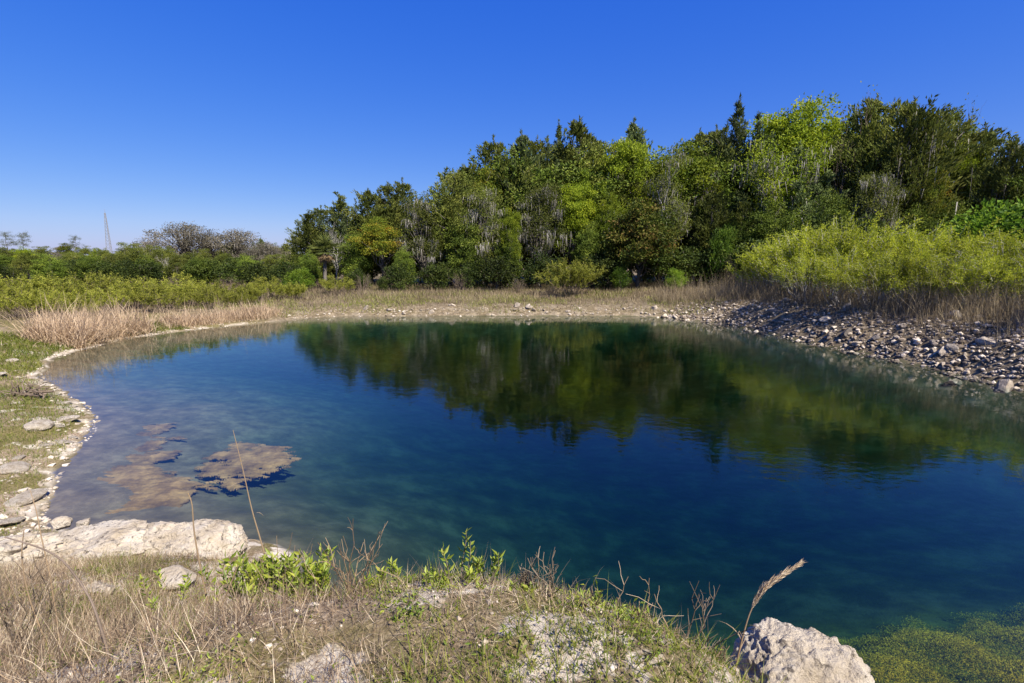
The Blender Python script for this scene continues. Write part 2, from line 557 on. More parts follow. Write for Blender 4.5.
# ------------------------------------------------------------------ water
def water_material():
    m, nt, out = new_mat('pond_water')
    geo = N(nt, 'ShaderNodeNewGeometry')
    mp = N(nt, 'ShaderNodeMapping')
    mp.inputs['Scale'].default_value = (.8, 1.25, 1)
    mp.inputs['Rotation'].default_value = (0, 0, .25)
    nt.links.new(geo.outputs['Position'], mp.inputs[0])
    def nz(s, d):
        n = N(nt, 'ShaderNodeTexNoise')
        n.inputs['Scale'].default_value = s
        n.inputs['Detail'].default_value = d
        nt.links.new(mp.outputs[0], n.inputs['Vector'])
        return n.outputs[0]
    calm = N(nt, 'ShaderNodeMapRange', interpolation_type='SMOOTHSTEP')    # breeze reaches some patches more than others
    nt.links.new(nz(.12, 2), calm.inputs[0])
    calm.inputs[1].default_value = .38
    calm.inputs[2].default_value = .62
    calm.inputs[3].default_value = .35
    calm.inputs[4].default_value = 1.0
    ml = N(nt, 'ShaderNodeMath', operation='MULTIPLY')
    nt.links.new(nz(5.5, 3), ml.inputs[0])
    nt.links.new(calm.outputs[0], ml.inputs[1])
    ad = N(nt, 'ShaderNodeMath', operation='MULTIPLY_ADD')
    nt.links.new(nz(1.3, 2), ad.inputs[0])
    ad.inputs[1].default_value = 1.4
    nt.links.new(ml.outputs[0], ad.inputs[2])
    bp = N(nt, 'ShaderNodeBump')
    bp.inputs['Strength'].default_value = 1.0
    bp.inputs['Distance'].default_value = .0034
    nt.links.new(ad.outputs[0], bp.inputs['Height'])
    dt = N(nt, 'ShaderNodeVectorMath', operation='DOT_PRODUCT')      # Schlick's reflectance, the same from above and below
    nt.links.new(geo.outputs['Incoming'], dt.inputs[0])
    nt.links.new(bp.outputs[0], dt.inputs[1])
    ab = N(nt, 'ShaderNodeMath', operation='ABSOLUTE')
    nt.links.new(dt.outputs['Value'], ab.inputs[0])
    om = N(nt, 'ShaderNodeMath', operation='SUBTRACT', use_clamp=True)
    om.inputs[0].default_value = 1
    nt.links.new(ab.outputs[0], om.inputs[1])
    pw = N(nt, 'ShaderNodeMath', operation='POWER')
    nt.links.new(om.outputs[0], pw.inputs[0])
    pw.inputs[1].default_value = 4.0
    fr = N(nt, 'ShaderNodeMath', operation='MULTIPLY_ADD')
    nt.links.new(pw.outputs[0], fr.inputs[0])
    fr.inputs[1].default_value = .97
    fr.inputs[2].default_value = .03
    tr = N(nt, 'ShaderNodeBsdfTransparent')
    gl = N(nt, 'ShaderNodeBsdfGlossy')
    gl.inputs['Roughness'].default_value = .03
    nt.links.new(bp.outputs[0], gl.inputs['Normal'])
    mx = N(nt, 'ShaderNodeMixShader')
    nt.links.new(fr.outputs[0], mx.inputs[0])
    nt.links.new(tr.outputs[0], mx.inputs[1])
    nt.links.new(gl.outputs[0], mx.inputs[2])
    nt.links.new(mx.outputs[0], out.inputs['Surface'])
    va = N(nt, 'ShaderNodeVolumeAbsorption')
    va.inputs['Color'].default_value = (.36, .68, .68, 1)
    va.inputs['Density'].default_value = .8
    nt.links.new(va.outputs[0], out.inputs['Volume'])
    return m


mb = MB()
mb.add([(-26, 1.2, 0), (24, 1.2, 0), (24, 42, 0), (-26, 42, 0)], [[0, 1, 2, 3]])
w = mb.build('water', water_material())
tag(w, 'deep blue green pond with faint ripples', 'water', kind='structure')


# ------------------------------------------------------------------ plants: prototypes
def make_broadleaf(seed, H, R, base, ncl, lpc, L, W, cl, leafm, barkm='bark', moss=0, tint_rng=(0, 1), trunk_r=.22, limbs=16, hollow=.35, moss_len=.9):
    r = np.random.default_rng(seed)
    cz, rz = H * (base + 1) / 2, H * (1 - base) / 2
    d = rdir(ncl, r)
    d[:, 2] = np.where(d[:, 2] < -.75, -d[:, 2], d[:, 2])
    lump = 1 + .34 * noise3(d * 1.9 + seed) + .16 * noise3(d * 4.5 + seed)
    rad = (hollow + (1 - hollow) * r.random(ncl) ** .6) * lump
    lean = r.normal(size=2) * .05 * H
    c = d * rad[:, None] * np.array([R, R, rz]) * .92 + np.array([lean[0], lean[1], cz])
    ctint = np.clip(.5 + .28 * noise3(c * .35 + seed * 3) + r.normal(size=ncl) * .16, 0, 1)
    mt, mc, mm = MB(), MB(), MB()
    top = np.array([lean[0], lean[1], H * .86])
    tp = curve((0, 0, -.3), top, 0, 9, r, .018)
    tube(mt, tp, np.linspace(trunk_r, .03, 9), 7)
    order = r.permutation(ncl)[:limbs]
    for k in order:
        t = np.clip((c[k, 2] / H - .18) * r.uniform(.55, .95), .1, .85)
        s = tp[0] + (tp[-1] - tp[0]) * t
        tube(mt, curve(s, c[k], .12, 6, r, .05), np.linspace(trunk_r * (.5 - .3 * t), .02, 6), 5)
    n = ncl * lpc
    ci = np.repeat(np.arange(ncl), lpc)
    o = np.clip(r.normal(size=(n, 3)), -1.7, 1.7) * np.array([cl, cl, cl * .58]) * (.55 + .45 * r.random(ncl))[ci][:, None]
    pos = c[ci] + o
    dirs = unit(o) * .8 + rdir(n, r) * .8 + np.array([0, 0, .15])
    tt = np.clip(ctint[ci] + r.normal(size=n) * .14, 0, 1) * (tint_rng[1] - tint_rng[0]) + tint_rng[0]
    leaves(mc, pos, dirs, L * r.uniform(.6, 1.3, n), W * r.uniform(.7, 1.3, n), tt, r)
    parts = [('trunk', mt.mesh('trunk', M[barkm], True)), ('crown', mc.mesh('crown', M[leafm]))]
    if moss:
        k = r.choice(r.permutation(ncl)[:max(6, ncl // 4)], moss)          # moss hangs in bunches
        root = c[k] + r.normal(size=(moss, 3)) * np.array([cl, cl, .35]) * .62
        blades(mm, root, r.gamma(3, moss_len / 3, moss), r.uniform(.04, .09, moss), PI - .4 * r.random(moss) ** 2, r.random(moss) * 2 * PI, .1 * r.normal(size=moss), np.clip(r.normal(.5, .25, moss), 0, 1), 3, r)
        parts.append(('moss_foliage', mm.mesh('moss_foliage', M['moss'])))
    return dict(H=H * 1.0, parts=parts)


def make_cedar(seed, H, R, nb, lpb, leafm, base=.08, lean=(0, 0), ragged=.3, power=.75, moss=0, spire=.0):
    r = np.random.default_rng(seed)
    mt, mc, mm = MB(), MB(), MB()
    top = np.array([lean[0] * H, lean[1] * H, H])
    tp = curve((0, 0, -.3), top, 0, 9, r, .01)
    tube(mt, tp, np.linspace(.2, .015, 9), 6)
    # a cedar is several ragged leaders of different heights
    leaders = [(0.0, 0.0, 1.0)] + [(r.normal() * .36 * R, r.normal() * .36 * R, r.uniform(.66, .95)) for _ in range(7)]
    ends = []
    for b in range(nb):
        lx, ly, lh = leaders[0] if r.random() < .4 else leaders[r.integers(1, 8)]
        t = base + (1 - base) * (r.random() ** .85)
        az = r.random() * 2 * PI
        env = R * max(0.03, (1 - t * .985)) ** power * min(1, (t - base + .12) * 4)
        if t > .85: env *= 1 - spire
        ln = env * (1 - ragged + 2 * ragged * r.random())
        z0 = t * H * lh
        s = np.array([lx * min(1, t * 1.5), ly * min(1, t * 1.5), z0]) + np.array([lean[0], lean[1], 0]) * z0
        up = .35 + .75 * t
        e = s + np.array([math.cos(az), math.sin(az), up]) * ln + np.array([lean[0], lean[1], 0]) * ln * 3
        if e[2] > H * .97: e[2] = H * (.9 + .07 * r.random())
        ends.append((s, e, ln))
        if b % 3 == 0:
            tube(mt, curve(s, e, -.05, 4, r, .03), np.linspace(.05, .012, 4), 4)
    for s, e, ln in ends:
        n = int(lpb * (.5 + ln / R))
        t = .22 + .82 * r.random(n) ** .7
        dv = (e - s)
        p = s + dv * t[:, None] + r.normal(size=(n, 3)) * (.10 + .16 * (1 - t))[:, None] * (.5 + .5 * ln)
        ct = np.clip(.45 + .25 * noise3(e[None] * .4 + seed)[0] + r.normal() * .15, 0, 1)
        d = unit(dv)[None] * .9 + rdir(n, r) * .65 + np.array([0, 0, .3])
        leaves(mc, p, d, r.uniform(.22, .5, n), r.uniform(.08, .16, n), np.clip(ct + r.normal(size=n) * .15, 0, 1), r)
    # feathery leader tips
    for lx, ly, lh in leaders:
        n = int(lpb * 2.2)
        u = r.random(n)
        zz = H * lh * (.80 + .21 * u)
        wd_ = .34 * (1 - u) * (.6 + .4 * np.sin(u * 22)) + .03
        p = np.stack([lx + r.normal(size=n) * wd_ + lean[0] * zz, ly + r.normal(size=n) * wd_ + lean[1] * zz, zz], -1)
        d = rdir(n, r) * .6 + np.array([lean[0] * 2, lean[1] * 2, .8])
        leaves(mc, p, d, r.uniform(.2, .45, n), r.uniform(.06, .12, n), r.uniform(.2, .7, n), r)
    parts = [('trunk', mt.mesh('trunk', M['bark'], True)), ('crown', mc.mesh('crown', M[leafm]))]
    if moss:
        k = r.integers(0, len(ends), moss)
        root = np.array([ends[i][0] + (ends[i][1] - ends[i][0]) * r.uniform(.5, 1) for i in k]) + r.normal(size=(moss, 3)) * .3
        blades(mm, root, r.gamma(3, .5, moss), r.uniform(.05, .14, moss), PI - .4 * r.random(moss) ** 2, r.random(moss) * 2 * PI, .1, np.clip(r.normal(.45, .25, moss), 0, 1), 3, r)
        parts.append(('moss_foliage', mm.mesh('moss_foliage', M['moss'])))
    return dict(H=H, parts=parts)


def grow(mt, p, d, L, rad, depth, r, tips, spread=.7, kids=(3, 5), up=.25, sides=5):
    q_ = curve(p, p + d * L, .06, 5, r, .05)
    tube(mt, q_, np.linspace(rad, rad * .45, 5), sides)
    tips.append((q_[-1], d, depth))
    if depth == 0: return
    for _ in range(r.integers(*kids)):
        t = r.uniform(.4, 1)
        s = q_[0] + (q_[-1] - q_[0]) * t if t < .95 else q_[-1]
        nd = unit(d + rdir(1, r)[0] * spread + np.array([0, 0, up]))
        grow(mt, s, nd, L * r.uniform(.5, .78), rad * .5, depth - 1, r, tips, spread, kids, up, max(3, sides - 1))


def make_bare(seed, H, barkm, moss=0, leafm=None, nleaf=0, depth=4, spread=.75, trunk_frac=.38, mlen=1.0, rad=.2):
    """bare-limbed tree with an open, forking crown; optional tufts of moss and a few leaves"""
    r = np.random.default_rng(seed)
    mt, mc, mm = MB(), MB(), MB()
    tips = []
    grow(mt, np.array([0, 0, -.3]), unit(np.array([r.normal() * .08, r.normal() * .08, 1])), H * trunk_frac, rad, depth, r, tips, spread, (3, 5), .35, 7)
    zmax = max(t[0][2] for t in tips)
    ends = np.array([t[0] for t in tips if t[2] <= 2])
    parts = [('trunk', mt.mesh('trunk', M[barkm], True))]
    if nleaf:
        k = r.integers(0, len(ends), nleaf)
        p = ends[k] + r.normal(size=(nleaf, 3)) * np.array([.45, .45, .3])
        ct = np.clip(.5 + .3 * noise3(p * .5 + seed), 0, 1)
        leaves(mc, p, rdir(nleaf, r), r.uniform(.15, .32, nleaf), r.uniform(.09, .16, nleaf), np.clip(ct + r.normal(size=nleaf) * .12, 0, 1), r)
        parts.append(('crown', mc.mesh('crown', M[leafm])))
    if moss:
        k = r.integers(0, len(ends), moss)
        root = ends[k] + r.normal(size=(moss, 3)) * np.array([.35, .35, .15])
        blades(mm, root, r.gamma(3, mlen / 3, moss), r.uniform(.04, .09, moss), PI - .4 * r.random(moss) ** 2, r.random(moss) * 2 * PI, .1, np.clip(r.normal(.5, .25, moss), 0, 1), 3, r)
        parts.append(('moss_foliage', mm.mesh('moss_foliage', M['moss'])))
    return dict(H=zmax, parts=parts)


def make_palm(seed, H):
    r = np.random.default_rng(seed)
    mt, mc, md = MB(), MB(), MB()
    tube(mt, curve((0, 0, -.3), (.15, 0, H * .64), 0, 8, r, .01), np.linspace(.2, .16, 8), 8)
    c0 = np.array([.15, 0, H * .66])
    for k in range(46):
        dead = k >= 28
        az = r.random() * 2 * PI
        el = r.uniform(-.15, 1.5) if not dead else r.uniform(-1.35, -.7)
        d = np.array([math.cos(az) * math.cos(el), math.sin(az) * math.cos(el), math.sin(el)])
        st = r.uniform(.5, 1.0) * H * (.17 if not dead else .12)
        hub = c0 + d * st
        target = md if dead else mc
        tube(target, [c0, c0 + d * st * .5 + np.array([0, 0, .04]), hub], [.03, .025, .018], 4, .4)
        side = unit(np.cross(d, [0, 0, 1.0]))
        nf = 18
        for a in np.linspace(-1.5, 1.5, nf):
            fd = unit(d * math.cos(a) + side * math.sin(a) + np.array([0, 0, -.18]))
            ln = st * 1.1 * (1 - .25 * abs(a) / 1.5)
            leaves(target, hub[None], fd[None], ln, .09, r.uniform(.1, .9), r)
    return dict(H=H, parts=[('trunk', mt.mesh('trunk', M['bark'], True)), ('crown', mc.mesh('crown', M['frond'])), ('dead_skirt', md.mesh('dead_skirt', M['deadfrond']))])


def make_pine(seed, H):
    r = np.random.default_rng(seed)
    mt, mc = MB(), MB()
    tp = curve((0, 0, -.3), (r.normal() * .3, 0, H * .97), 0, 8, r, .01)
    tube(mt, tp, np.linspace(.22, .04, 8), 6)
    for k in range(34):
        t = r.uniform(.62, 1)
        az = r.random() * 2 * PI
        s = np.array([0, 0, t * H * .97])
        e = s + np.array([math.cos(az), math.sin(az), r.uniform(-.05, .5)]) * r.uniform(.8, 2.7) * (1.35 - t)* 2
        tube(mt, curve(s, e, .08, 4, r, .05), np.linspace(.05, .015, 4), 4)
        n = 70
        p = e + r.normal(size=(n, 3)) * np.array([.45, .45, .25])
        leaves(mc, p, rdir(n, r) + [0, 0, .3], r.uniform(.2, .4, n), .08, r.random(n), r)
    return dict(H=H, parts=[('trunk', mt.mesh('trunk', M['bark'], True)), ('crown', mc.mesh('crown', M['pine']))])


def make_shrub(seed, H, R, nst, nl, L, W, leafm, low=.25, stemm='twig', twigs=60):
    """many-stemmed shrub: stems fan out of the ground, leaves along their upper reaches"""
    r = np.random.default_rng(seed)
    mt, mc = MB(), MB()
    segs = []
    for k in range(nst):
        az = r.random() * 2 * PI
        rr = R * math.sqrt(r.random())
        h = H * (1 - .45 * (rr / R) ** 2) * r.uniform(.75, 1.04)
        b = np.array([math.cos(az), math.sin(az), 0]) * rr * .35
        e = np.array([math.cos(az) * rr, math.sin(az) * rr, h])
        c = curve(b - [0, 0, .1], e, .05, 7, r, .035)
        tube(mt, c, np.linspace(.025, .006, 7), 4)
        for j in range(twigs // 10):
            t = r.uniform(.3, 1)
            i = min(5, int(t * 6))
            s = c[i] + (c[i + 1] - c[i]) * (t * 6 - i)
            e2 = s + unit(np.array([math.cos(az), math.sin(az), .9]) + rdir(1, r)[0] * .9) * H * r.uniform(.10, .24)
            if r.random() < .6: tube(mt, [s, (s + e2) / 2, e2], [.010, .007, .004], 3)
            segs.append((s, e2, t))
        segs.append((c[-3], c[-1], 1))
    k = r.integers(0, len(segs), nl)
    A = np.array([s[0] for s in segs])[k]
    B = np.array([s[1] for s in segs])[k]
    zt = np.array([s[1][2] for s in segs])[k] / H
    u = r.random(nl)[:, None]
    p = A + (B - A) * (u * 1.1) + r.normal(size=(nl, 3)) * .045 * H / 3
    keep = r.random(nl) < np.clip((zt - low) / .3, .06, 1)
    p, k = p[keep], k[keep]
    ct = np.clip(.5 + r.normal(size=len(segs)) * .2, 0, 1)[k]
    d = unit(B - A)[keep] * .7 + rdir(len(p), r) * .8
    leaves(mc, p, d, L * r.uniform(.6, 1.3, len(p)), W * r.uniform(.7, 1.3, len(p)), np.clip(ct + r.normal(size=len(p)) * .14, 0, 1), r)
    return dict(H=H, parts=[('trunk', mt.mesh('trunk', M[stemm])), ('crown', mc.mesh('crown', M[leafm]))])


P = {
    'cedar': [make_cedar(s, 15, 3.9, 230, 62, m, lean=l, power=pw, spire=si) for s, m, l, pw, si in
              [(21, 'cedar', (0, 0), .72, .1), (22, 'cedar', (.03, 0), .62, .2), (23, 'cedar_blue', (-.02, .02), .85, .3), (24, 'cedar', (.02, -.02), .6, .1)]],
    'spire': [make_cedar(31, 18, 3.6, 220, 60, 'cedar_blue', power=1.0, spire=.35)],
    'windcedar': [make_cedar(33, 15, 4.4, 250, 62, 'cedar', lean=(.07, -.02), ragged=.45, power=.55, moss=200)],
    'bright': [make_broadleaf(s, 15, 4.2, .30, 190, 75, .27, .17, .54, 'bright', moss=mo) for s, mo in [(41, 60), (42, 0), (43, 120)]],
    'olive': [make_broadleaf(s, 13, 4.0, .2, 180, 72, .25, .15, .54, 'olive', moss=mo) for s, mo in [(51, 120), (52, 40)]],
    'rust': [make_broadleaf(55, 14, 3.6, .35, 150, 70, .25, .15, .50, 'rust')],
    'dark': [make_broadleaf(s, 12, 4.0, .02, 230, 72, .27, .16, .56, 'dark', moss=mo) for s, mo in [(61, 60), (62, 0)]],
    'bronze': [make_broadleaf(65, 10, 4.0, .0, 220, 70, .30, .17, .54, 'bronze')],
    'mossy': [make_bare(s, 14, 'palebark', 900, lf, 6500, 4, mlen=.65, trunk_frac=.42) for s, lf in [(71, 'olive'), (72, 'bright'), (73, 'olive')]],
    'greymoss': [make_broadleaf(s, 14, 3.8, .12, 170, 62, .22, .12, .6, 'olive', 'bark', moss=1500, moss_len=.65, tint_rng=(0, .8), limbs=40) for s in (75, 76)],
    'dead': [make_bare(s, 13, 'palebark', 60, None, 0, 4, trunk_frac=.45, spread=.6) for s in (81, 82)],
    'baretop': [make_bare(85, 14, 'twig', 0, 'cedar', 500, 4, trunk_frac=.46, spread=.6)],
    'greyoak': [make_broadleaf(s, 10, 4.6, .22, 150, 34, .26, .13, .55, 'greyleaf', moss=150, limbs=70, trunk_r=.3) for s in (87, 88)],
    'palm': [make_palm(91, 7.5)],
    'pine': [make_pine(s, 14) for s in (93, 94)],
    'willow': [make_shrub(s, 3.6, 2.4, 44, 15000, .11, .042, 'willow', .30, 'palebark', twigs=130) for s in (101, 102, 103)],
    'farwillow': [make_shrub(s, 3.4, 3.0, 34, 9000, .18, .07, 'scrub', .22, twigs=120) for s in (105, 106)],
    'bush': [make_broadleaf(s, 3.4, 1.9, .0, 75, 55, .2, .11, .36, 'shade_toned_bush', trunk_r=.06, limbs=10, hollow=.2) for s in (111, 112)],
    'greenbush': [make_broadleaf(s, 3.2, 2.0, .0, 80, 60, .17, .10, .36, 'greenbush', trunk_r=.05, limbs=8) for s in (115, 116)],
    'twigbush': [make_shrub(121, 2.4, 1.4, 40, 500, .12, .04, 'olive', .4, twigs=110)],
}
for kinds_ in P.values():
    for pr_ in kinds_:
        tops = []
        for _, me_ in pr_['parts']:
            co_ = np.empty(len(me_.vertices) * 3, dtype=np.float32)
            me_.vertices.foreach_get('co', co_)
            tops.append(np.quantile(co_[2::3], .9985))
        pr_['H'] = float(max(tops))
NAMES = dict(cedar='cedar_tree', spire='cedar_tree', windcedar='cedar_tree', bright='oak_tree', olive='oak_tree', rust='oak_tree', dark='oak_tree', bronze='magnolia_tree',
             mossy='mossy_tree', greymoss='mossy_tree', dead='dead_tree', baretop='bare_tree', greyoak='mossy_tree', palm='palm_tree', pine='pine_tree', willow='willow_shrub',
             farwillow='willow_shrub', bush='leafy_bush', greenbush='leafy_bush', twigbush='twiggy_bush')
CATS = dict(willow='shrub', farwillow='shrub', bush='bush', greenbush='bush', twigbush='bush', palm='palm tree')
_cnt = {}


def plant(kind, px, ptop, Y, label, group, wide=1.0, rot=None, var=None):
    """stands on the ground at forward distance Y in column px; its height puts the top at row ptop"""
    x, _, ztop = at_dist(px, ptop, Y)
    zb = zat(x, Y)
    k = _cnt.get(kind, 0)
    _cnt[kind] = k + 1
    pr = P[kind][k % len(P[kind]) if var is None else var]
    s = max(.25, (ztop - zb) / pr['H'])
    e = bpy.data.objects.new(NAMES[kind], None)
    e.empty_display_size = .3
    COL.objects.link(e)
    e.location = (x, Y, zb)
    e.rotation_euler = (0, 0, rng.random() * 6.28 if rot is None else rot)
    sw = s * wide * (1 if s < 1 else s ** -.15)
    e.scale = (sw, sw, s)
    tag(e, label, CATS.get(kind, 'tree'), group)
    for nm, me in pr['parts']:
        link(nm, me, e)
    return e


G1 = 'trees of the wood beyond the pond'
forest = [
    # left end of the wood
    ('palm', 322, 231, 46, 'cabbage palm with brown dead fronds at the left end of the wood', 1.25),
    ('cedar', 308, 213, 53, 'dark ragged cedar ending the wood on its left, behind the palm', 1.15),
    ('cedar', 324, 207, 56, 'cedar right behind the palm, between two other cedars', 1.1),
    ('dead', 333, 222, 50, 'pale dead tree with forked bare limbs just above the palm', .8),
    ('cedar', 343, 199, 55, 'dark cedar standing behind the pale dead limbs', 1.1),
    ('cedar', 368, 190, 55, 'bluish cedar with a rounded top left of the yellow topped oak', 1.1),
    ('cedar', 388, 184, 54, 'olive cedar rising straight behind the yellow topped oak', 1.0),
    ('rust', 383, 217, 49, 'oak with yellow and rusty new leaves in front of the left cedars', 1.5),
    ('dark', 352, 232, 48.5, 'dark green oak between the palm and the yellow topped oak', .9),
    ('cedar', 405, 180, 54, 'pointed cedar with two tips, tallest of the left part of the wood', .85),
    ('greymoss', 422, 193, 50, 'grey moss hung tree with a pale trunk left of the dark gap', .95),
    ('cedar', 436, 208, 60, 'cedar set back in the dark gap between the two parts of the wood', .7),
    ('dark', 402, 246, 47.5, 'low dark oak under the yellow topped oak', .8),
    ('dark', 312, 250, 49, 'small dark oak beside the palm trunk on its left', .8),
    # middle
    ('cedar', 449, 170, 52, 'dark cedar at the left corner of the tall part of the wood', 1.0),
    ('cedar', 463, 166, 54, 'second cedar in from the corner of the tall part of the wood', .9),
    ('rust', 481, 167, 53, 'tree with a rusty orange crown near the corner of the tall wood', .8),
    ('cedar', 498, 138, 55, 'ragged cedar on the skyline right of the rusty crown', .85),
    ('cedar', 520, 131, 55, 'cedar with a forked top left of the narrow pointed cedar', .85),
    ('cedar', 541, 137, 56, 'shorter cedar between the fork topped and the needle pointed one', .8),
    ('spire', 559, 122, 56, 'cedar with a needle sharp tip left of the broad dark summit', .8),
    ('cedar', 580, 120, 55, 'broad cedar making the first high summit of the wood', 1.0),
    ('greymoss', 487, 180, 49, 'grey mossy tree in front below the rusty crown', .95),
    ('dark', 462, 215, 48.5, 'dark oak at the front corner beside the black gap', .9),
    ('bright', 508, 208, 46.5, 'small bright green oak shining low in front of dark cedars', .5),
    ('greymoss', 540, 180, 49.5, 'tangled grey mossy tree behind the yellow green bush', .95),
    ('dark', 512, 232, 47, 'dark oak under the small bright green oak', .75),
    ('bright', 568, 172, 50, 'bright oak with hanging moss below the broad summit cedar', .8),
    ('olive', 598, 140, 53, 'olive oak on the right shoulder of the first summit', .9),
    ('cedar', 612, 170, 51, 'cedar pushing up between bright oak crowns', .75),
    ('bright', 612, 193, 48, 'light green oak left above the bronze magnolia', .65),
    ('cedar', 636, 121, 56, 'flat topped dark cedar standing alone above bright oak crowns', .9),
    ('bright', 621, 140, 53, 'bright oak crown just left of the flat topped cedar', .8),
    ('bright', 664, 141, 52, 'wide yellow green oak over the pale straight trunk', 1.1),
    ('mossy', 679, 150, 48, 'moss draped tree with a long pale straight trunk', .9),
    ('bronze', 640, 203, 45.5, 'broad magnolia with bronze tipped leaves down to the ground', 1.1),
    ('dark', 590, 222, 47, 'dark oak between the yellow green bush and the magnolia', .8),
    ('cedar', 697, 130, 55, 'first of two spiky cedars left of the tallest spire', .8),
    ('cedar', 717, 128, 55, 'second spiky cedar, next to the tallest spire', .75),
    ('spire', 740, 98, 52, 'tallest cedar of the wood with a tiered spire', .95),
    ('cedar', 712, 190, 47, 'dark drooping cedar low in front of the two spiky ones', 1.1),
    ('greymoss', 706, 165, 50, 'mossy tree hung with grey strands below the two spiky cedars', .85),
    ('dark', 742, 215, 45.5, 'dark oak in the shade left of the willow thicket', .85),
    # right
    ('mossy', 768, 146, 47, 'mossy tree with white forking limbs right of the tallest spire', .95),
    ('bright', 780, 114, 51, 'bright round oak first to the right of the tallest spire', .85),
    ('bright', 812, 107, 51, 'highest of the bright green oaks on the right skyline', .95),
    ('bright', 842, 117, 50, 'bright oak touching the grey brown snag on its left', .85),
    ('cedar', 806, 150, 46, 'dark cedar in front below the highest bright oak', 1.05),
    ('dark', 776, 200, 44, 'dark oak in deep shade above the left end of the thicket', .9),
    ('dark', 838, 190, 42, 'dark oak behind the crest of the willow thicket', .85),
    ('baretop', 862, 90, 46, 'grey brown snag with bare upright limbs breaking the skyline', .7),
    ('cedar', 882, 104, 48, 'cedar crowding the right side of the grey brown snag', .95),
    ('windcedar', 898, 112, 44, 'large cedar swept to the right and hung with grey moss', 1.05),
    ('cedar', 915, 108, 48, 'cedar with feathered tips left of the right hand bright oak', .8),
    ('greymoss', 884, 165, 41, 'grey tangle of mossy limbs right above the willow thicket', .75),
    ('bright', 944, 117, 45, 'bright oak at the right shoulder of the wood by the bare top', .75),
    ('rust', 934, 168, 41, 'oak mottled orange and yellow below the right shoulder', .6),
    ('baretop', 968, 102, 45, 'thin tree with a bare twiggy top against the sky', .55),
    ('bright', 964, 150, 42, 'yellow green oak beside the dark cedars ending the wood', .45),
    ('cedar', 984, 132, 42, 'dark cedar under the bare twiggy top', 1.0),
    ('windcedar', 1004, 146, 39, 'dark spreading cedar at the right end of the wood', .9),
    ('dark', 1040, 160, 38, 'dark oak cut by the right edge of the picture', .9),
    ('dark', 925, 205, 40, 'low dark oak behind the middle of the thicket', .8),
    ('dark', 962, 200, 39, 'low dark oak behind the right of the thicket', .8),
    # set further back, filling the wood
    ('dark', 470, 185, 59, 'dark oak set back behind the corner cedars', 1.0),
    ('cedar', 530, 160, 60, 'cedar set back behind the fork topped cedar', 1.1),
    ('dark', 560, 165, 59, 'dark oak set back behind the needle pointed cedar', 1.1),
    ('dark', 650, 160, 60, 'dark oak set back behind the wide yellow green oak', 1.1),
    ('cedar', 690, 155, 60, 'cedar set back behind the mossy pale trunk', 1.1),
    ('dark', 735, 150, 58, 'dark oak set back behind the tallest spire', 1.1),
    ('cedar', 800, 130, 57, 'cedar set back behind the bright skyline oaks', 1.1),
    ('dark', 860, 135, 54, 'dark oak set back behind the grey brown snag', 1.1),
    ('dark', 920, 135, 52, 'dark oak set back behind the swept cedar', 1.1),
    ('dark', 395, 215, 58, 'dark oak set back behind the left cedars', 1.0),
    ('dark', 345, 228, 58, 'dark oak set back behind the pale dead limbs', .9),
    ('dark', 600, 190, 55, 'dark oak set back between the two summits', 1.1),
    ('cedar', 1085, 150, 40, 'cedar beyond the right edge of the picture', 1.0),
    ('cedar', 1150, 150, 37, 'last cedar of the wood beyond the right edge', 1.0),
]
for kind, px, pt, Y, lab, wd in forest:
    pt -= 7 * min(1, max(0, (px - 740) / 60)) * (pt < 160)
    wd *= 1.14 if kind == 'cedar' else 1.0
    plant(kind, px, pt, Y, lab, G1, wd, rot=(0 if kind == 'windcedar' else None))

sky_px = [(300, 225), (345, 205), (400, 190), (428, 225), (444, 200), (500, 145), (580, 128), (660, 140), (740, 115), (860, 110), (950, 118), (1030, 165), (1200, 170)]
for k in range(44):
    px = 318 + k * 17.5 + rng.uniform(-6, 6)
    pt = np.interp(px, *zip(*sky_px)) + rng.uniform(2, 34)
    plant('dark' if k % 3 else 'cedar', px, pt, np.interp(px, [300, 800, 1100], [56, 53, 44]) + rng.uniform(-2, 4), 'dark tree deep in the wood, mostly hidden behind the front trees', 'half hidden trees deep in the wood', 1.15)

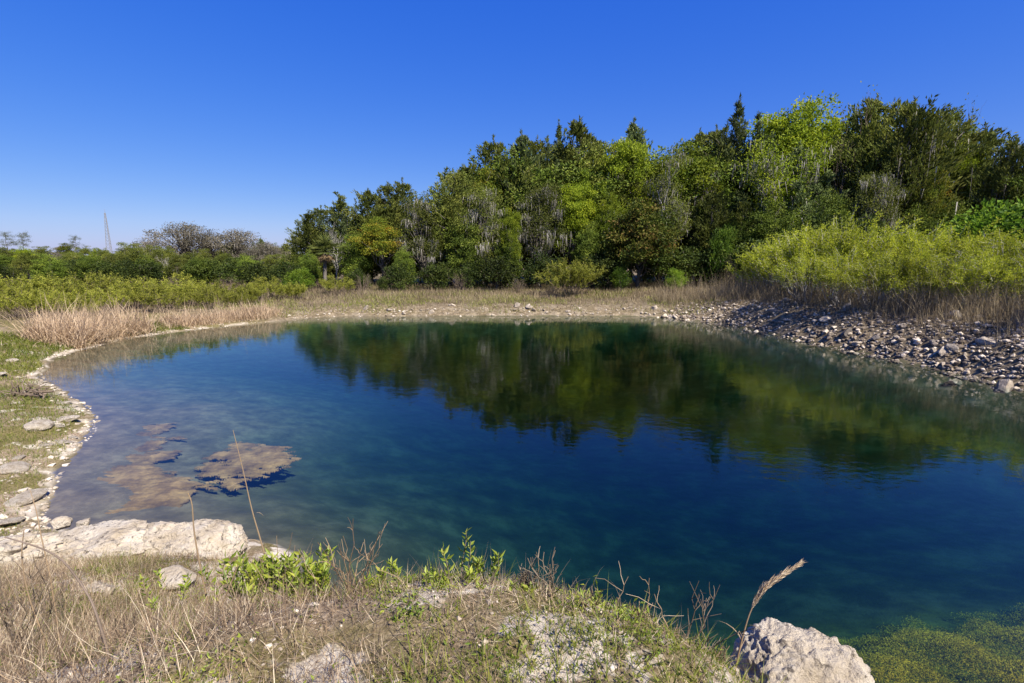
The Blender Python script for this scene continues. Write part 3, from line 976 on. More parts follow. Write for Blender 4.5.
# bushes along the foot of the wood
G2 = 'bushes along the foot of the wood'
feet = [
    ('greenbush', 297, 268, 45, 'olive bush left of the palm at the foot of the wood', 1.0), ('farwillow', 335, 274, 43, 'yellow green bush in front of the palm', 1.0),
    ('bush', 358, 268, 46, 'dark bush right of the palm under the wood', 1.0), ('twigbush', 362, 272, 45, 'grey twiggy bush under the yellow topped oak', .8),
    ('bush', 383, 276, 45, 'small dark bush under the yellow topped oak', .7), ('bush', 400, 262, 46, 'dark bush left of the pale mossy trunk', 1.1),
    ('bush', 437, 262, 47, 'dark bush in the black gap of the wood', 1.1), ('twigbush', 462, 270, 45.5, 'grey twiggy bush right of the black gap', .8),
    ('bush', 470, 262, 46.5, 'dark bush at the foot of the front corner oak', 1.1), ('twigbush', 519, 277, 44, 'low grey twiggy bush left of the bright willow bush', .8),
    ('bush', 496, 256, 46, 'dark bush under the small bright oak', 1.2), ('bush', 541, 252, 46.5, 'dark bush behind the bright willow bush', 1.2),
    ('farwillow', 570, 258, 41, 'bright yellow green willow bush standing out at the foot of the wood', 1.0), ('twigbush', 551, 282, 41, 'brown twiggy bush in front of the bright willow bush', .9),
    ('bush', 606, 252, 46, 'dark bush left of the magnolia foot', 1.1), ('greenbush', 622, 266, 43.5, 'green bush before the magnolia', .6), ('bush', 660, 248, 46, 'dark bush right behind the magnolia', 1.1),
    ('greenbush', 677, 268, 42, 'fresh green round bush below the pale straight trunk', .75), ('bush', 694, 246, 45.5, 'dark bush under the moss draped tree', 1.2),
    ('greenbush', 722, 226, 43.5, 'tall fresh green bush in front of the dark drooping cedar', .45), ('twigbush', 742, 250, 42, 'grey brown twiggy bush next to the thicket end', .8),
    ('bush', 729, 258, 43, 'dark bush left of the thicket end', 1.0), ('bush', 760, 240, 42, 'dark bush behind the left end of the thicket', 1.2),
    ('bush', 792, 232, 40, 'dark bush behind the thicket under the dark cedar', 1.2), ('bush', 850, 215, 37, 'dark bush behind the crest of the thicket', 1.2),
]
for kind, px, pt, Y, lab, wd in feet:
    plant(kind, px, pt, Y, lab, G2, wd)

# willow thicket on the right bank
G3 = 'willow shrubs in the thicket on the right bank'
thick = [
    (772, 240, 31.5, 'willow shrub ending the right bank thicket on its left'), (795, 228, 30.5, 'second willow shrub from the left end of the thicket'),
    (818, 220, 30, 'willow shrub left of the highest one in the thicket'), (846, 211, 28.5, 'highest yellow green willow shrub of the thicket'),
    (872, 216, 28, 'willow shrub right of the highest one in the thicket'), (900, 222, 27, 'willow shrub under the grey mossy tangle'),
    (930, 220, 26, 'willow shrub under the orange mottled oak'), (960, 222, 25.5, 'willow shrub left of the dark green bush in the thicket'),
    (815, 250, 26.5, 'lower willow shrub in front of the left thicket'), (850, 244, 24.5, 'willow shrub in front of the highest one'),
    (885, 250, 23, 'front willow shrub at the middle of the thicket'), (918, 246, 22, 'front willow shrub right of the thicket middle'),
    (955, 250, 21, 'front willow shrub left of the last front one'), (995, 246, 20, 'front willow shrub near the right edge of the picture'),
    (1022, 226, 22.5, 'willow shrub at the right edge below the dark green bush'), (1060, 240, 18.5, 'willow shrub beyond the right edge of the picture'),
    (1100, 250, 16.5, 'last willow shrub beyond the right edge'), (990, 230, 25, 'willow shrub in front of the dark green bush'),
]
for px, pt, Y, lab in thick:
    plant('willow', px, pt, Y, lab, G3, 1.0)
plant('greenbush', 1003, 203, 28, 'dark green rounded bush rising over the right of the thicket', None, 1.1)
plant('greenbush', 1035, 196, 26, 'dark green bush at the right edge above the thicket', None, 1.1)

# willow shrubs on the left field
G4 = 'willow shrubs on the field left of the pond'
lf = [(4, 275, 33), (30, 268, 36), (58, 272, 34), (90, 270, 36), (118, 268, 38), (146, 272, 36), (172, 270, 40), (198, 274, 38), (222, 271, 42), (246, 276, 40), (268, 274, 43), (290, 279, 44),
      (16, 282, 30), (48, 285, 30.5), (76, 286, 31), (108, 284, 33), (210, 285, 36), (-30, 270, 33), (160, 283, 34), (240, 285, 38), (-70, 272, 31)]
ll = ['at the left edge of the picture in the rear row', 'left below the tall thin pines', 'rear row below the rusty tree clump', 'rear row under the foot of the lattice mast', 'rear row just right of the lattice mast',
      'rear row left of the grey mossy oaks', 'rear row below the first grey mossy oak', 'rear row right of the pale bare tree', 'rear row below the second grey mossy oak', 'rear row left of the bright round tree',
      'below the bright round tree', 'last on the right next to the wood', 'front row at the left edge', 'front row second from the left edge', 'front row behind the large reed bed at its left', 'front row behind the large reed bed',
      'front row behind the small reed bed', 'beyond the left edge of the picture', 'front row in the gap of the two reed beds', 'front row behind the right end of the small reed bed', 'far beyond the left edge']
for (px, pt, Y), l in zip(lf, ll):
    plant('farwillow', px, pt + 4 + rng.uniform(-3, 7), Y * .88, 'yellow green willow shrub ' + l, G4, 1.05)

# far tree line on the left
G5 = 'distant trees across the left field'
far = [
    ('pine', 5, 231, 105, 'thin tall pine at the left edge of the skyline', 1.0), ('pine', 21, 231, 108, 'second thin pine, next to the one at the left edge', .9), ('pine', 74, 235, 110, 'small topped pine left of the lattice mast', .9),
    ('dark', -12, 246, 92, 'dark tree at the far left edge below the pine', 1.3), ('olive', 18, 250, 88, 'olive tree under the two thin pines', 1.4), ('olive', 40, 246, 95, 'olive tree between the pines and the rusty clump', 1.3),
    ('rust', 62, 243, 92, 'rusty olive tree left of the lattice mast', 1.5), ('olive', 84, 246, 96, 'olive tree right at the left of the mast foot', 1.4), ('dark', 106, 250, 90, 'dark tree at the foot of the lattice mast', 1.3),
    ('olive', 126, 248, 88, 'olive tree right of the mast foot', 1.4), ('greyoak', 146, 238, 84, 'grey thinly leafed oak left of the tallest mossy one', 1.2), ('greyoak', 182, 222, 80, 'tallest grey mossy oak of the left skyline', 1.35),
    ('greyoak', 206, 229, 82, 'grey mossy oak leaning on the tallest one', 1.1), ('greyoak', 236, 229, 82, 'second rounded grey mossy oak of the left skyline', 1.4), ('dead', 166, 256, 62, 'pale bare sapling in front of the mossy oaks', .8),
    ('dark', 160, 252, 78, 'dark tree below the left of the mossy oaks', 1.3), ('olive', 195, 252, 70, 'olive tree below the tallest mossy oak', 1.3), ('dark', 222, 254, 68, 'dark tree between the mossy oaks and the bright one', 1.4),
    ('bright', 271, 243, 66, 'bright round tree on the left skyline near the wood', .9), ('cedar', 262, 238, 70, 'dark cedar behind the bright round tree', 1.1), ('cedar', 288, 243, 66, 'dark cedar between the bright round tree and the wood', 1.1),
    ('greyoak', 252, 246, 64, 'small grey bare tree left of the bright round one', .8), ('dark', 246, 256, 60, 'low dark tree left of the bright round one', 1.2), ('dark', 285, 256, 56, 'low dark tree beside the wood', 1.0),
    ('dark', 30, 256, 76, 'low dark tree under the left pines', 1.5), ('dark', 75, 256, 76, 'low dark tree under the rusty clump', 1.5), ('dark', 130, 257, 72, 'low dark tree right of the mast', 1.5), ('olive', -50, 245, 90, 'olive tree beyond the left edge', 1.4),
]
for kind, px, pt, Y, lab, wd in far:
    plant(kind, px, pt, Y, lab, G5, wd)

for k in range(34):
    px = -60 + k * 10.8 + rng.uniform(-5, 5)
    plant(['olive', 'dark', 'olive', 'bright', 'greyoak'][rng.integers(0, 5)], px, rng.uniform(240, 258), rng.uniform(60, 100), 'low tree in the mixed mass of the left tree line', 'low trees massed in the left tree line', rng.uniform(.9, 1.35))
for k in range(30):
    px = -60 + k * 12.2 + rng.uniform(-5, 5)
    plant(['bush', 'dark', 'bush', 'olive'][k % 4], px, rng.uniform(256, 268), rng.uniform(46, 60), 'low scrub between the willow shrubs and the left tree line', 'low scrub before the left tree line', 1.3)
# lattice mast
x, _, z1 = at_dist(105, 213, 400)
zb = 0
mast = bpy.data.objects.new('lattice_mast', None)
COL.objects.link(mast)
mast.location = (x, 400, zb)
tag(mast, 'thin tapering lattice mast on the left skyline', 'mast')
ma = MB()
H = z1 - zb
for sx, sy in ((-1, -1), (1, -1), (0, 1.2)):
    tube(ma, [(sx * 2.0, sy * 2.0, -1), (sx * .35, sy * .35, H)], [.22, .16], 5)
lv = np.linspace(0, 1, 15)
cs = [(-1, -1), (1, -1), (0, 1.2)]
for a, b in zip(lv[:-1], lv[1:]):
    for i in range(3):
        (ax, ay), (bx, by) = cs[i], cs[(i + 1) % 3]
        ra, rb = 2 - 1.65 * a, 2 - 1.65 * b
        tube(ma, [(ax * ra, ay * ra, a * H), (bx * rb, by * rb, b * H)], .08, 4)
        tube(ma, [(ax * rb, ay * rb, b * H), (bx * rb, by * rb, b * H)], .08, 4)
m_steel = rough_mat('grey_steel', [(.3, (.16, .16, .17)), (.7, (.24, .24, .25))], .5, bump=0)
ma.build('lattice_shaft', m_steel, mast)
ma = MB()
tube(ma, [(0, 0, H - .5), (0, 0, H + 3)], [.12, .05], 5)
ma.build('antenna', m_steel, mast)


# ------------------------------------------------------------------ rocks
def ico(sub):
    import bmesh
    b = bmesh.new()
    bmesh.ops.create_icosphere(b, subdivisions=sub, radius=1)
    V = np.array([v.co[:] for v in b.verts])
    Fc = np.array([[v.index for v in f.verts] for f in b.faces])
    b.free()
    return V, Fc


ICO = {k: ico(k) for k in (3, 4, 6, 7)}


def rock_shape(sub, seed, scale, cuts=9, rough=.10, freq=1.6, strata=0.0, fine=0.0):
    r = np.random.default_rng(seed)
    V, Fc = ICO[sub]
    V = V.copy()
    for _ in range(cuts):
        n = rdir(1, r)[0]
        d = r.uniform(.52, .88)
        e = V @ n - d
        V = V - np.clip(e, 0, None)[:, None] * n * .96
    nrm = unit(V)
    V = V + nrm * (fbm(V * freq + seed, 5, .55) * rough * 1.6)[:, None]
    if strata: V = V + nrm * (np.sin(V[:, 2] * 13 + fbm(V * 1.5, 2) * 3) * strata)[:, None]
    if fine:
        f1 = noise3(V * 9 + 3)
        V = V + nrm * (fbm(V * 7 + seed, 5, .62) * fine - np.clip(f1 - .35, 0, 1) * fine * 1.3)[:, None]
    return V * np.asarray(scale), Fc


def rock_mesh(name, mat, *a, **k):
    mb_ = MB()
    V, Fc = rock_shape(*a, **k)
    mb_.add(V, Fc)
    return mb_.mesh(name, mat, a[0] < 5 and False or a[0] >= 6)


CH = [rock_mesh('rock', M['chunk'], 3, 200 + k, s) for k, s in enumerate([(1, .8, .6), (1, .7, .45), (.9, .9, .7), (1.1, .7, .5), (1, .6, .7), (1, .85, .4)])]
GR = [rock_mesh('rock', M['graystone'], 3, 300 + k, s) for k, s in enumerate([(1, .8, .6), (1, .75, .5), (.9, .9, .7), (1.1, .7, .6)])]
SL = [rock_mesh('rock', M['rock'], 3, 400 + k, s, cuts=6) for k, s in enumerate([(1.3, .7, .25), (1.2, .9, .3), (1.0, .8, .35)])]


def place_rock(me, x, y, size, label, group, sink=.3, name='rock', flat=False, z=None):
    o = link(name, me)
    zz = zat(x, y) if z is None else z
    o.location = (x, y, zz + size * (.5 - sink) * .6)
    o.rotation_euler = (rng.normal() * (.1 if flat else .45), rng.normal() * (.1 if flat else .45), rng.random() * 6.28)
    o.scale = (size, size, size)
    tag(o, label, 'rock', group)
    return o


def shore_points(i0, i1, n, dmin, dmax, power=1.0):
    """points beside the stretch of shore between control points i0 and i1, d metres inland"""
    t = i0 + (i1 - i0) * rng.random(n)
    f = (t * 5).astype(int) % len(SH)
    a, b = SH[f, :2], SH[(f + 1) % len(SH), :2]
    p = a + (b - a) * (t * 5 % 1)[:, None]
    tn = unit(b - a)
    nr = np.stack([tn[:, 1], -tn[:, 0]], -1)
    d = dmin + (dmax - dmin) * rng.random(n) ** power
    return p + nr * d[:, None], d


# the shore runs anticlockwise, so land is on its right hand
n_right = 165
pts, ds = shore_points(11.2, 17.3, n_right, -.1, 2.9, 1.2)
for (x, y), d in zip(pts, ds):
    big = rng.random()
    s = .055 + .09 * big + .22 * big ** 9
    grey = rng.random() < .35
    place_rock((GR if grey else CH)[rng.integers(0, 4)], x, y, s,
               ('grey broken stone in the rubble on the right bank below the thicket' if grey else 'pale limestone chunk in the rubble on the right bank below the thicket'),
               'grey stones of the right bank rubble' if grey else 'pale chunks of the right bank rubble')
for (px, py, z, s, me, lab) in [(1020, 325, 1.5, .55, GR[0], 'largest grey boulder high on the right bank at the picture edge'), (915, 325, 1.0, .42, GR[1], 'dark grey boulder high on the bank under the thicket middle'),
                                (840, 322, .6, .32, GR[2], 'grey boulder on the bank below the left part of the thicket'), (955, 372, .15, .30, CH[0], 'pale block at the waterline below the grey boulders'),
                                (1005, 378, .25, .34, CH[3], 'pale block at the waterline near the right edge')]:
    x, y = on_plane(px, py, z)
    place_rock(me, x, y, s, lab, None, .35)
pts, ds = shore_points(17.0, 22.3, 44, .0, 1.3, 1.6)
for (x, y), d in zip(pts, ds):
    place_rock(CH[rng.integers(0, 6)], x, y, .10 + .22 * rng.random() ** 2.5, 'pale stone along the waterline of the far bank', 'stones along the far bank')
# white ledges of the left bank
G6 = 'flat white stones on the left bank'
pts, ds = shore_points(26.3, 34.6, 17, .02, .9, 1.2)
for (x, y), d in zip(pts, ds):
    place_rock(SL[rng.integers(0, 3)], x, y, .12 + .20 * rng.random() ** 1.5, 'flat white limestone slab set in the grass of the left bank', G6, .42, 'flat_stone', True)

# gravel between the stones
def gravel(name, pts, smin, smax, mat, label):
    V0, F0 = ico(1)
    n = len(pts)
    z = ground(pts[:, 0], pts[:, 1])[0]
    s = rng.uniform(smin, smax, n) * (.5 + rng.random(n) ** 2)
    base = V0[None] * (1 + rng.normal(size=(n, len(V0), 3)) * .25) * np.array([1, .8, .6])
    an = rng.random(n) * 6.28
    c, sn = np.cos(an)[:, None], np.sin(an)[:, None]
    X = base[..., 0] * c - base[..., 1] * sn
    Y = base[..., 0] * sn + base[..., 1] * c
    V = np.stack([X, Y, base[..., 2]], -1) * s[:, None, None] + np.stack([pts[:, 0], pts[:, 1], z + s * .15], -1)[:, None]
    mb_ = MB()
    mb_.add(V.reshape(-1, 3), (np.arange(n)[:, None, None] * len(V0) + F0[None]).reshape(-1, 3), np.repeat(rng.random(n), len(V0)))
    o = mb_.build(name, mat)
    tag(o, label, 'gravel', kind='stuff')


def tint_stone(name, stops):
    m, nt, out = new_mat(name)
    at = N(nt, 'ShaderNodeAttribute', attribute_name='tint')
    rp = ramp(nt, stops)
    nt.links.new(at.outputs['Fac'], rp.inputs[0])
    pb = N(nt, 'ShaderNodeBsdfPrincipled')
    pb.inputs['Roughness'].default_value = .95
    nt.links.new(rp.outputs[0], pb.inputs['Base Color'])
    nt.links.new(pb.outputs[0], out.inputs[0])
    return m


M['gravel'] = tint_stone('mixed_gravel', [(0, (.085, .062, .044)), (.5, (.22, .172, .125)), (1, (.60, .51, .40))])
M['chalkgravel'] = tint_stone('chalk_gravel', [(0, (.18, .145, .10)), (.5, (.32, .265, .20)), (1, (.58, .51, .42))])
gravel('gravel', shore_points(11.0, 17.6, 4600, -.2, 2.0, 1.5)[0], .03, .10, M['gravel'], 'broken stone covering the right bank')
gravel('gravel', shore_points(17.0, 22.6, 450, -.1, 1.0, 2.0)[0], .03, .10, M['chalkgravel'], 'pale gravel along the far bank')
gravel('gravel', shore_points(23.0, 35.0, 900, -.1, .6, 2.0)[0], .02, .055, M['chalkgravel'], 'white gravel along the left bank')

q_ = np.stack([rng.uniform(-4.5, 2.2, 5200), rng.uniform(1.0, 4.8, 5200)], -1)
_, D_ = ground(q_[:, 0], q_[:, 1])
q_ = q_[(D_ > .1) & (n2(q_[:, 0], q_[:, 1], 1.6, 3, 91.) > -.08)]
gravel('gravel', q_, .003, .016, M['chalkgravel'], 'small pale crumbs of limestone on the bare soil of the near bank')

# hero rocks
def big_rock(name, px, py, z, scale, seed, label, rot=0.0, dz=0.0, **k):
    x, y = on_plane(px, py, z)
    mb_ = MB()
    V, Fc = rock_shape(7 if max(scale) > .3 else 6, seed, scale, **k)
    mb_.add(V, Fc)
    o = mb_.build(name, M['rock'], smooth=True)
    o.location = (x, y, z + dz)
    o.rotation_euler = (0, 0, rot)
    tag(o, label, 'rock')
    return o


big_rock('limestone_boulder', 797, 690, 1.72, (.44, .36, .34), 505, 'pitted white limestone boulder at the bottom edge beneath the bending plume grass', .3, -.05, cuts=6, rough=.13, freq=1.9, fine=.085)
big_rock('limestone_ledge', 182, 552, .25, (.80, .62, .42), 507, 'big block of cream limestone jutting into the water at the lower left', -.1, 0, cuts=7, rough=.15, freq=1.7, fine=.06, strata=.012)
big_rock('limestone_ledge', 78, 560, .30, (1.15, .60, .30), 511, 'low crumbling limestone shelf left of the big cream block', .1, 0, cuts=4, rough=.24, freq=2.6, fine=.08)
big_rock('limestone_ledge', -10, 560, .35, (.9, .6, .32), 513, 'limestone shelf running out of the left edge of the picture', .1, 0, cuts=4, rough=.24, freq=2.6, fine=.08)
big_rock('rock', 62, 527, .42, (.14, .11, .09), 515, 'small white knob of stone on the shelf edge, left of its twin', 0, .05, cuts=7, rough=.1)
big_rock('rock', 84, 527, .42, (.10, .09, .07), 517, 'small white knob of stone on the shelf edge, right of its twin', 0, .05, cuts=7, rough=.1)
big_rock('rock', 175, 577, .8, (.22, .16, .08), 519, 'white stone half buried in grass in front of the big cream block', 0, .0, cuts=7, rough=.1)
big_rock('rock', 95, 590, .95, (.16, .12, .08), 521, 'white stone half buried in straw in front of the shelf', 0, .0, cuts=7, rough=.1)


# ------------------------------------------------------------------ grasses
def scatter(n, x0, x1, y0, y1, dmin=.05, dmax=99, mask=None, seed=0):
    x = rng.uniform(x0, x1, n)
    y = rng.uniform(y0, y1, n)
    z, D = ground(x, y)
    k = (D > dmin) & (D < dmax) & (z > 0.0)
    if mask is not None: k &= mask(x, y, D)
    return np.stack([x[k], y[k], z[k] - .01], -1), D[k]


def gtag(mb_, name, mat, label, cat='grass'):
    tag(mb_.build(name, mat), label, cat, kind='stuff')


dens = lambda sc, off: (lambda x, y, D: n2(x, y, sc, 3, off))
# near bank: dead straw, thick on the left, thin on the right
mb = MB()
p, D = scatter(200000, -6.5, 2.6, 1.0, 5.8, .02, 9, lambda x, y, D: rng.random(len(x)) < np.clip(.50 - .40 * (x + .9) + .9 * n2(x, y, 1.6, 3, 21.), .16, 1))
n = len(p)
left = np.clip(-(p[:, 0] + .35) / 1.1, 0, 1) * np.clip((5.6 - p[:, 1]) / 2, .25, 1)
blades(mb, p, (.05 + .08 * rng.random(n)) + left * rng.gamma(2.5, .044, n), rng.uniform(.0016, .004, n), rng.gamma(2.6, .34, n), rng.random(n) * 6.28, rng.normal(.6, .8, n),
       np.clip(rng.normal(.48, .28, n) + .5 * n2(p[:, 0], p[:, 1], 1.6, 3, 5.), 0, 1), 4)
gtag(mb, 'dry_grass', M['straw'], 'tangled dead straw covering the near bank')
# fallen straw lying flat
mb = MB()
p, D = scatter(40000, -6, 2.6, .9, 5.5, .02, 9)
n = len(p)
p[:, 2] += .012
blades(mb, p, rng.uniform(.03, .14, n), rng.uniform(.0012, .003, n), rng.normal(1.42, .12, n), rng.random(n) * 6.28, rng.normal(0, .25, n), np.clip(rng.normal(.6, .25, n), 0, 1), 3)
gtag(mb, 'straw_litter', M['straw'], 'broken straws lying on the near bank', 'litter')
# brown twiggy litter tangled through the straw
mb = MB()
p, D = scatter(26000, -6, 2.2, 1.0, 5.4, .02, 9, lambda x, y, D: n2(x, y, 1.3, 3, 55.) + .5 * rng.random(len(x)) > .25)
n = len(p)
p[:, 2] += rng.uniform(0, .10, n) * np.clip(-(p[:, 0] + .3), 0, 1)
blades(mb, p, rng.uniform(.05, .26, n), rng.uniform(.0015, .0035, n), rng.normal(1.05, .35, n), rng.random(n) * 6.28, rng.normal(.2, .9, n), np.clip(rng.normal(.35, .25, n), 0, 1), 4)
gtag(mb, 'dead_stems', M['brownweed'], 'brown dead stems tangled through the straw of the near bank', 'litter')
# green grass and herbs of the near bank
mb = MB()
p, D = scatter(110000, -6, 2.8, .9, 5.5, .02, 9, lambda x, y, D: n2(x, y, 1.7, 3, 40.) + .45 * rng.random(len(x)) > .30)
n = len(p)
blades(mb, p, rng.gamma(3, .022, n) + .02, rng.uniform(.003, .006, n), rng.gamma(2.5, .25, n), rng.random(n) * 6.28, rng.normal(.6, .4, n), rng.random(n), 3)
p2 = p[::2]
leaves(mb, p2 + np.array([0, 0, .02]), rdir(len(p2)) + [0, 0, .5], .018, .011, rng.uniform(.3, 1, len(p2)))
gtag(mb, 'green_grass', M['grass'], 'short green grass and creeping herbs in patches on the near bank')
# clumps of fresh creeping herbs
mb = MB()
q_, D = scatter(420, -4.5, 2.2, 1.1, 4.6, .1, 9, lambda x, y, D: n2(x, y, 1.2, 2, 33.) + .6 * rng.random(len(x)) > .22)
for c_ in q_:
    k = int(rng.integers(40, 150))
    o = rng.normal(size=(k, 2)) * rng.uniform(.03, .10)
    x_, y_ = c_[0] + o[:, 0], c_[1] + o[:, 1]
    z_ = ground(x_, y_)[0]
    leaves(mb, np.stack([x_, y_, z_ + rng.random(k) ** 2 * rng.uniform(.03, .09)], -1), rdir(k) + [0, 0, .55], rng.uniform(.012, .032), rng.uniform(.006, .012), np.clip(rng.normal(rng.uniform(.2, .7), .2, k), 0, 1))
gtag(mb, 'green_herbs', M['herb'], 'clumps of fresh green creeping herbs on the near bank', 'herbs')
# left bank lawn
mb = MB()
p, D = scatter(230000, -22, -6, 5.5, 27, .12, 12, lambda x, y, D: (n2(x, y, .7, 3, 60.) + .35 * rng.random(len(x)) > -.22 + .7 * np.clip(.45 - D, 0, 1)) & (np.abs(x) < y * 1.3 + 3))
n = len(p)
far_ = np.clip(p[:, 1] / 12, .6, 2)
blades(mb, p, rng.gamma(3, .026, n) * far_ + .03, rng.uniform(.007, .014, n) * far_, rng.gamma(2.5, .25, n), rng.random(n) * 6.28, rng.normal(.5, .4, n),
       np.clip(rng.normal(.5, .25, n) + .35 * n2(p[:, 0], p[:, 1], .5, 2, 6.), 0, 1), 3)
gtag(mb, 'green_grass', M['grass'], 'green grass with bare patches on the left bank')
mb = MB()
p, D = scatter(30000, -30, -3, 5, 32, .3, 14, lambda x, y, D: n2(x, y, .6, 3, 81.) > .08)
n = len(p)
far_ = np.clip(p[:, 1] / 12, .6, 2)
blades(mb, p, rng.gamma(3, .05, n) * far_ + .03, rng.uniform(.005, .010, n) * far_, rng.gamma(2.5, .25, n), rng.random(n) * 6.28, rng.normal(.5, .4, n), rng.random(n), 3)
gtag(mb, 'dry_grass', M['straw'], 'tufts of dead grass on the left bank')
# brown field between the far shore and the wood
mb = MB()
p, D = scatter(110000, -26, 18, 31, 52, .35, 30, lambda x, y, D: rng.random(len(x)) < np.clip(.30 + D * .15 + .6 * n2(x, y, .5, 3, 90.), .05, 1))
n = len(p)
blades(mb, p, rng.gamma(4, .062, n) * np.clip(.3 + (p[:, 1] - 32) / 14, .35, 1.2), rng.uniform(.015, .04, n), rng.gamma(2.5, .15, n), rng.random(n) * 6.28, rng.normal(.3, .3, n),
       np.clip(rng.normal(.45, .22, n) + .4 * n2(p[:, 0], p[:, 1], .3, 2, 6.), 0, 1), 3)
gtag(mb, 'dry_weeds', M['field'], 'dead tan weeds on the flat far bank', 'weeds')
mb = MB()
p, D = scatter(70000, -22, 18, 31, 50, .25, 20, lambda x, y, D: n2(x, y, .35, 3, 123.) + .3 * rng.random(len(x)) > .12)
n = len(p)
blades(mb, p, rng.gamma(4, .05, n), rng.uniform(.015, .035, n), rng.gamma(2.5, .2, n), rng.random(n) * 6.28, .4, rng.uniform(.3, 1, n), 3)
gtag(mb, 'green_grass', M['grass'], 'sparse green grass on the far bank')
# left field weeds below the shrubs
mb = MB()
p, D = scatter(60000, -70, -12, 24, 60, 1.5, 60, lambda x, y, D: rng.random(len(x)) < np.clip((D - 1) * .12, .02, 1))
n = len(p)
blades(mb, p, rng.gamma(4, .12, n) * np.clip((D - 1) / 7, .15, 1), rng.uniform(.012, .035, n), rng.gamma(2.5, .11, n), rng.random(n) * 6.28, rng.normal(.25, .3, n), np.clip(rng.normal(.35, .22, n), 0, 1), 3)
gtag(mb, 'dry_weeds', M['brownweed'], 'grey brown weeds under the willow shrubs of the left field', 'weeds')
# brown weeds along the edge of the right thicket
mb = MB()
p, D = scatter(120000, 10, 32, 9, 36, .6, 8, lambda x, y, D: rng.random(len(x)) < np.clip(1.2 - (D - 2.2) * .2, .15, 1) * np.clip((D - .55) * .7, .08, 1))
n = len(p)
blades(mb, p, rng.gamma(7, .125, n) * np.clip(.30 + (D - .9) * .55, .2, 1.35) * (1 + .35 * n2(p[:, 0], p[:, 1], .7, 2, 77.)), rng.uniform(.008, .018, n), rng.gamma(2.5, .12, n), rng.random(n) * 6.28, rng.normal(.25, .3, n),
       np.clip(rng.normal(.48, .24, n), 0, 1), 3)
gtag(mb, 'dry_weeds', M['field'], 'standing brown weeds along the edge of the right thicket', 'weeds')

# reed beds
def reeds(px0, px1, n, d0, d1, hgt, label, i0, i1):
    pts, ds = shore_points(i0, i1, n, d0, d1, 1.0)
    k = n2(pts[:, 0], pts[:, 1], .6, 2, 31.) + rng.random(n) * .6 > -.05
    pts = pts[k]
    z = ground(pts[:, 0], pts[:, 1])[0]
    m_ = len(pts)
    mb_ = MB()
    cl = n2(pts[:, 0], pts[:, 1], .9, 2, 8.)
    blades(mb_, np.stack([pts[:, 0], pts[:, 1], z - .02], -1), rng.gamma(9, hgt / 9, m_) * (1 + .35 * cl), rng.uniform(.014, .03, m_), rng.gamma(2.0, .26, m_), rng.random(m_) * 6.28,
           rng.gamma(1.5, .5, m_), np.clip(rng.normal(.55, .22, m_), 0, 1), 5)
    tag(mb_.build('reed_bed', M['reed']), label, 'reeds', kind='stuff')


reeds(0, 0, 4600, .0, 2.4, 1.2, 'tall bed of dry tan reeds at the left end of the pond', 24.5, 26.3)
reeds(0, 0, 3600, .4, 1.9, .75, 'lower bed of dry tan reeds along the far left shore', 22.6, 24.25)

# ------------------------------------------------------------------ single plants on the near bank
def near(px, py, Y):
    return np.array(at_dist(px, py, Y))


def stalk_thing(name, label, cat, build, mats, base):
    mb_ = MB()
    build(mb_, np.array(base, float))
    mb_.v = [v - np.array(base, dtype=np.float32) for v in mb_.v]
    o = mb_.build(name, mats)
    o.location = base
    tag(o, label, cat)
    return o


def foot(px, Y):
    x = at_dist(px, 600, Y)[0]
    return np.array([x, Y, zat(x, Y) - .02])


def polypx(pts, Y0, Y1=None):
    Y1 = Y0 if Y1 is None else Y1
    n = len(pts)
    P_ = np.array([near(px, py, Y0 + (Y1 - Y0) * k / max(1, n - 1)) for k, (px, py) in enumerate(pts)])
    t = np.linspace(0, n - 1, (n - 1) * 5 + 1)
    out = np.empty((len(t), 3))
    for i, tt in enumerate(t):
        k = min(int(tt), n - 2)
        u = tt - k
        p0, p1, p2, p3 = P_[max(k - 1, 0)], P_[k], P_[k + 1], P_[min(k + 2, n - 1)]
        out[i] = .5 * (2 * p1 + (p2 - p0) * u + (2 * p0 - 5 * p1 + 4 * p2 - p3) * u * u + (3 * p1 - p0 - 3 * p2 + p3) * u ** 3)
    return out


def root_down(pl):
    """carry a stalk's lower end down into the ground"""
    x, y, z = pl[0]
    zg = zat(x, y)
    if z > zg + .005:
        pl = np.concatenate([[(x - .01, y, zg - .02), (x - .004, y, (z + zg) / 2)], pl])
    return pl


def line_stalk(name, label, cat, pts, Y0, Y1, r0, r1, mat='straw', tint=.6, extra=None):
    pl = root_down(polypx(pts, Y0, Y1))
    mb_ = MB()
    tube(mb_, pl, np.linspace(r0, r1, len(pl)), 6, tint)
    if extra: extra(mb_, pl)
    b = pl[0].copy()
    mb_.v = [v - b.astype(np.float32) for v in mb_.v]
    o = mb_.build(name, [M[mat], M['herb'], M['straw']])
    o.location = b
    return tag(o, label, cat)


def plume(mb_, pl):
    n = 420
    k0 = int(len(pl) * .55)
    t = rng.random(n) ** .8
    f = k0 + t * (len(pl) - 1.01 - k0)
    i = f.astype(int)
    p = pl[i] + (pl[i + 1] - pl[i]) * (f - i)[:, None]
    d = unit(pl[i + 1] - pl[i])
    wid = .010 * np.sin(np.clip(t * 1.05 + .08, 0, 1) * PI) + .002
    o = rdir(n) * wid[:, None]
    leaves(mb_, p + o, d + rdir(n) * .28, rng.uniform(.025, .05, n), .004, rng.uniform(.55, 1, n))
    for k in (int(len(pl) * .33), int(len(pl) * .42), int(len(pl) * .25)):
        blades(mb_, pl[k][None], .16, .006, .5, rng.random() * 6.28, 1.7, .5, 5)


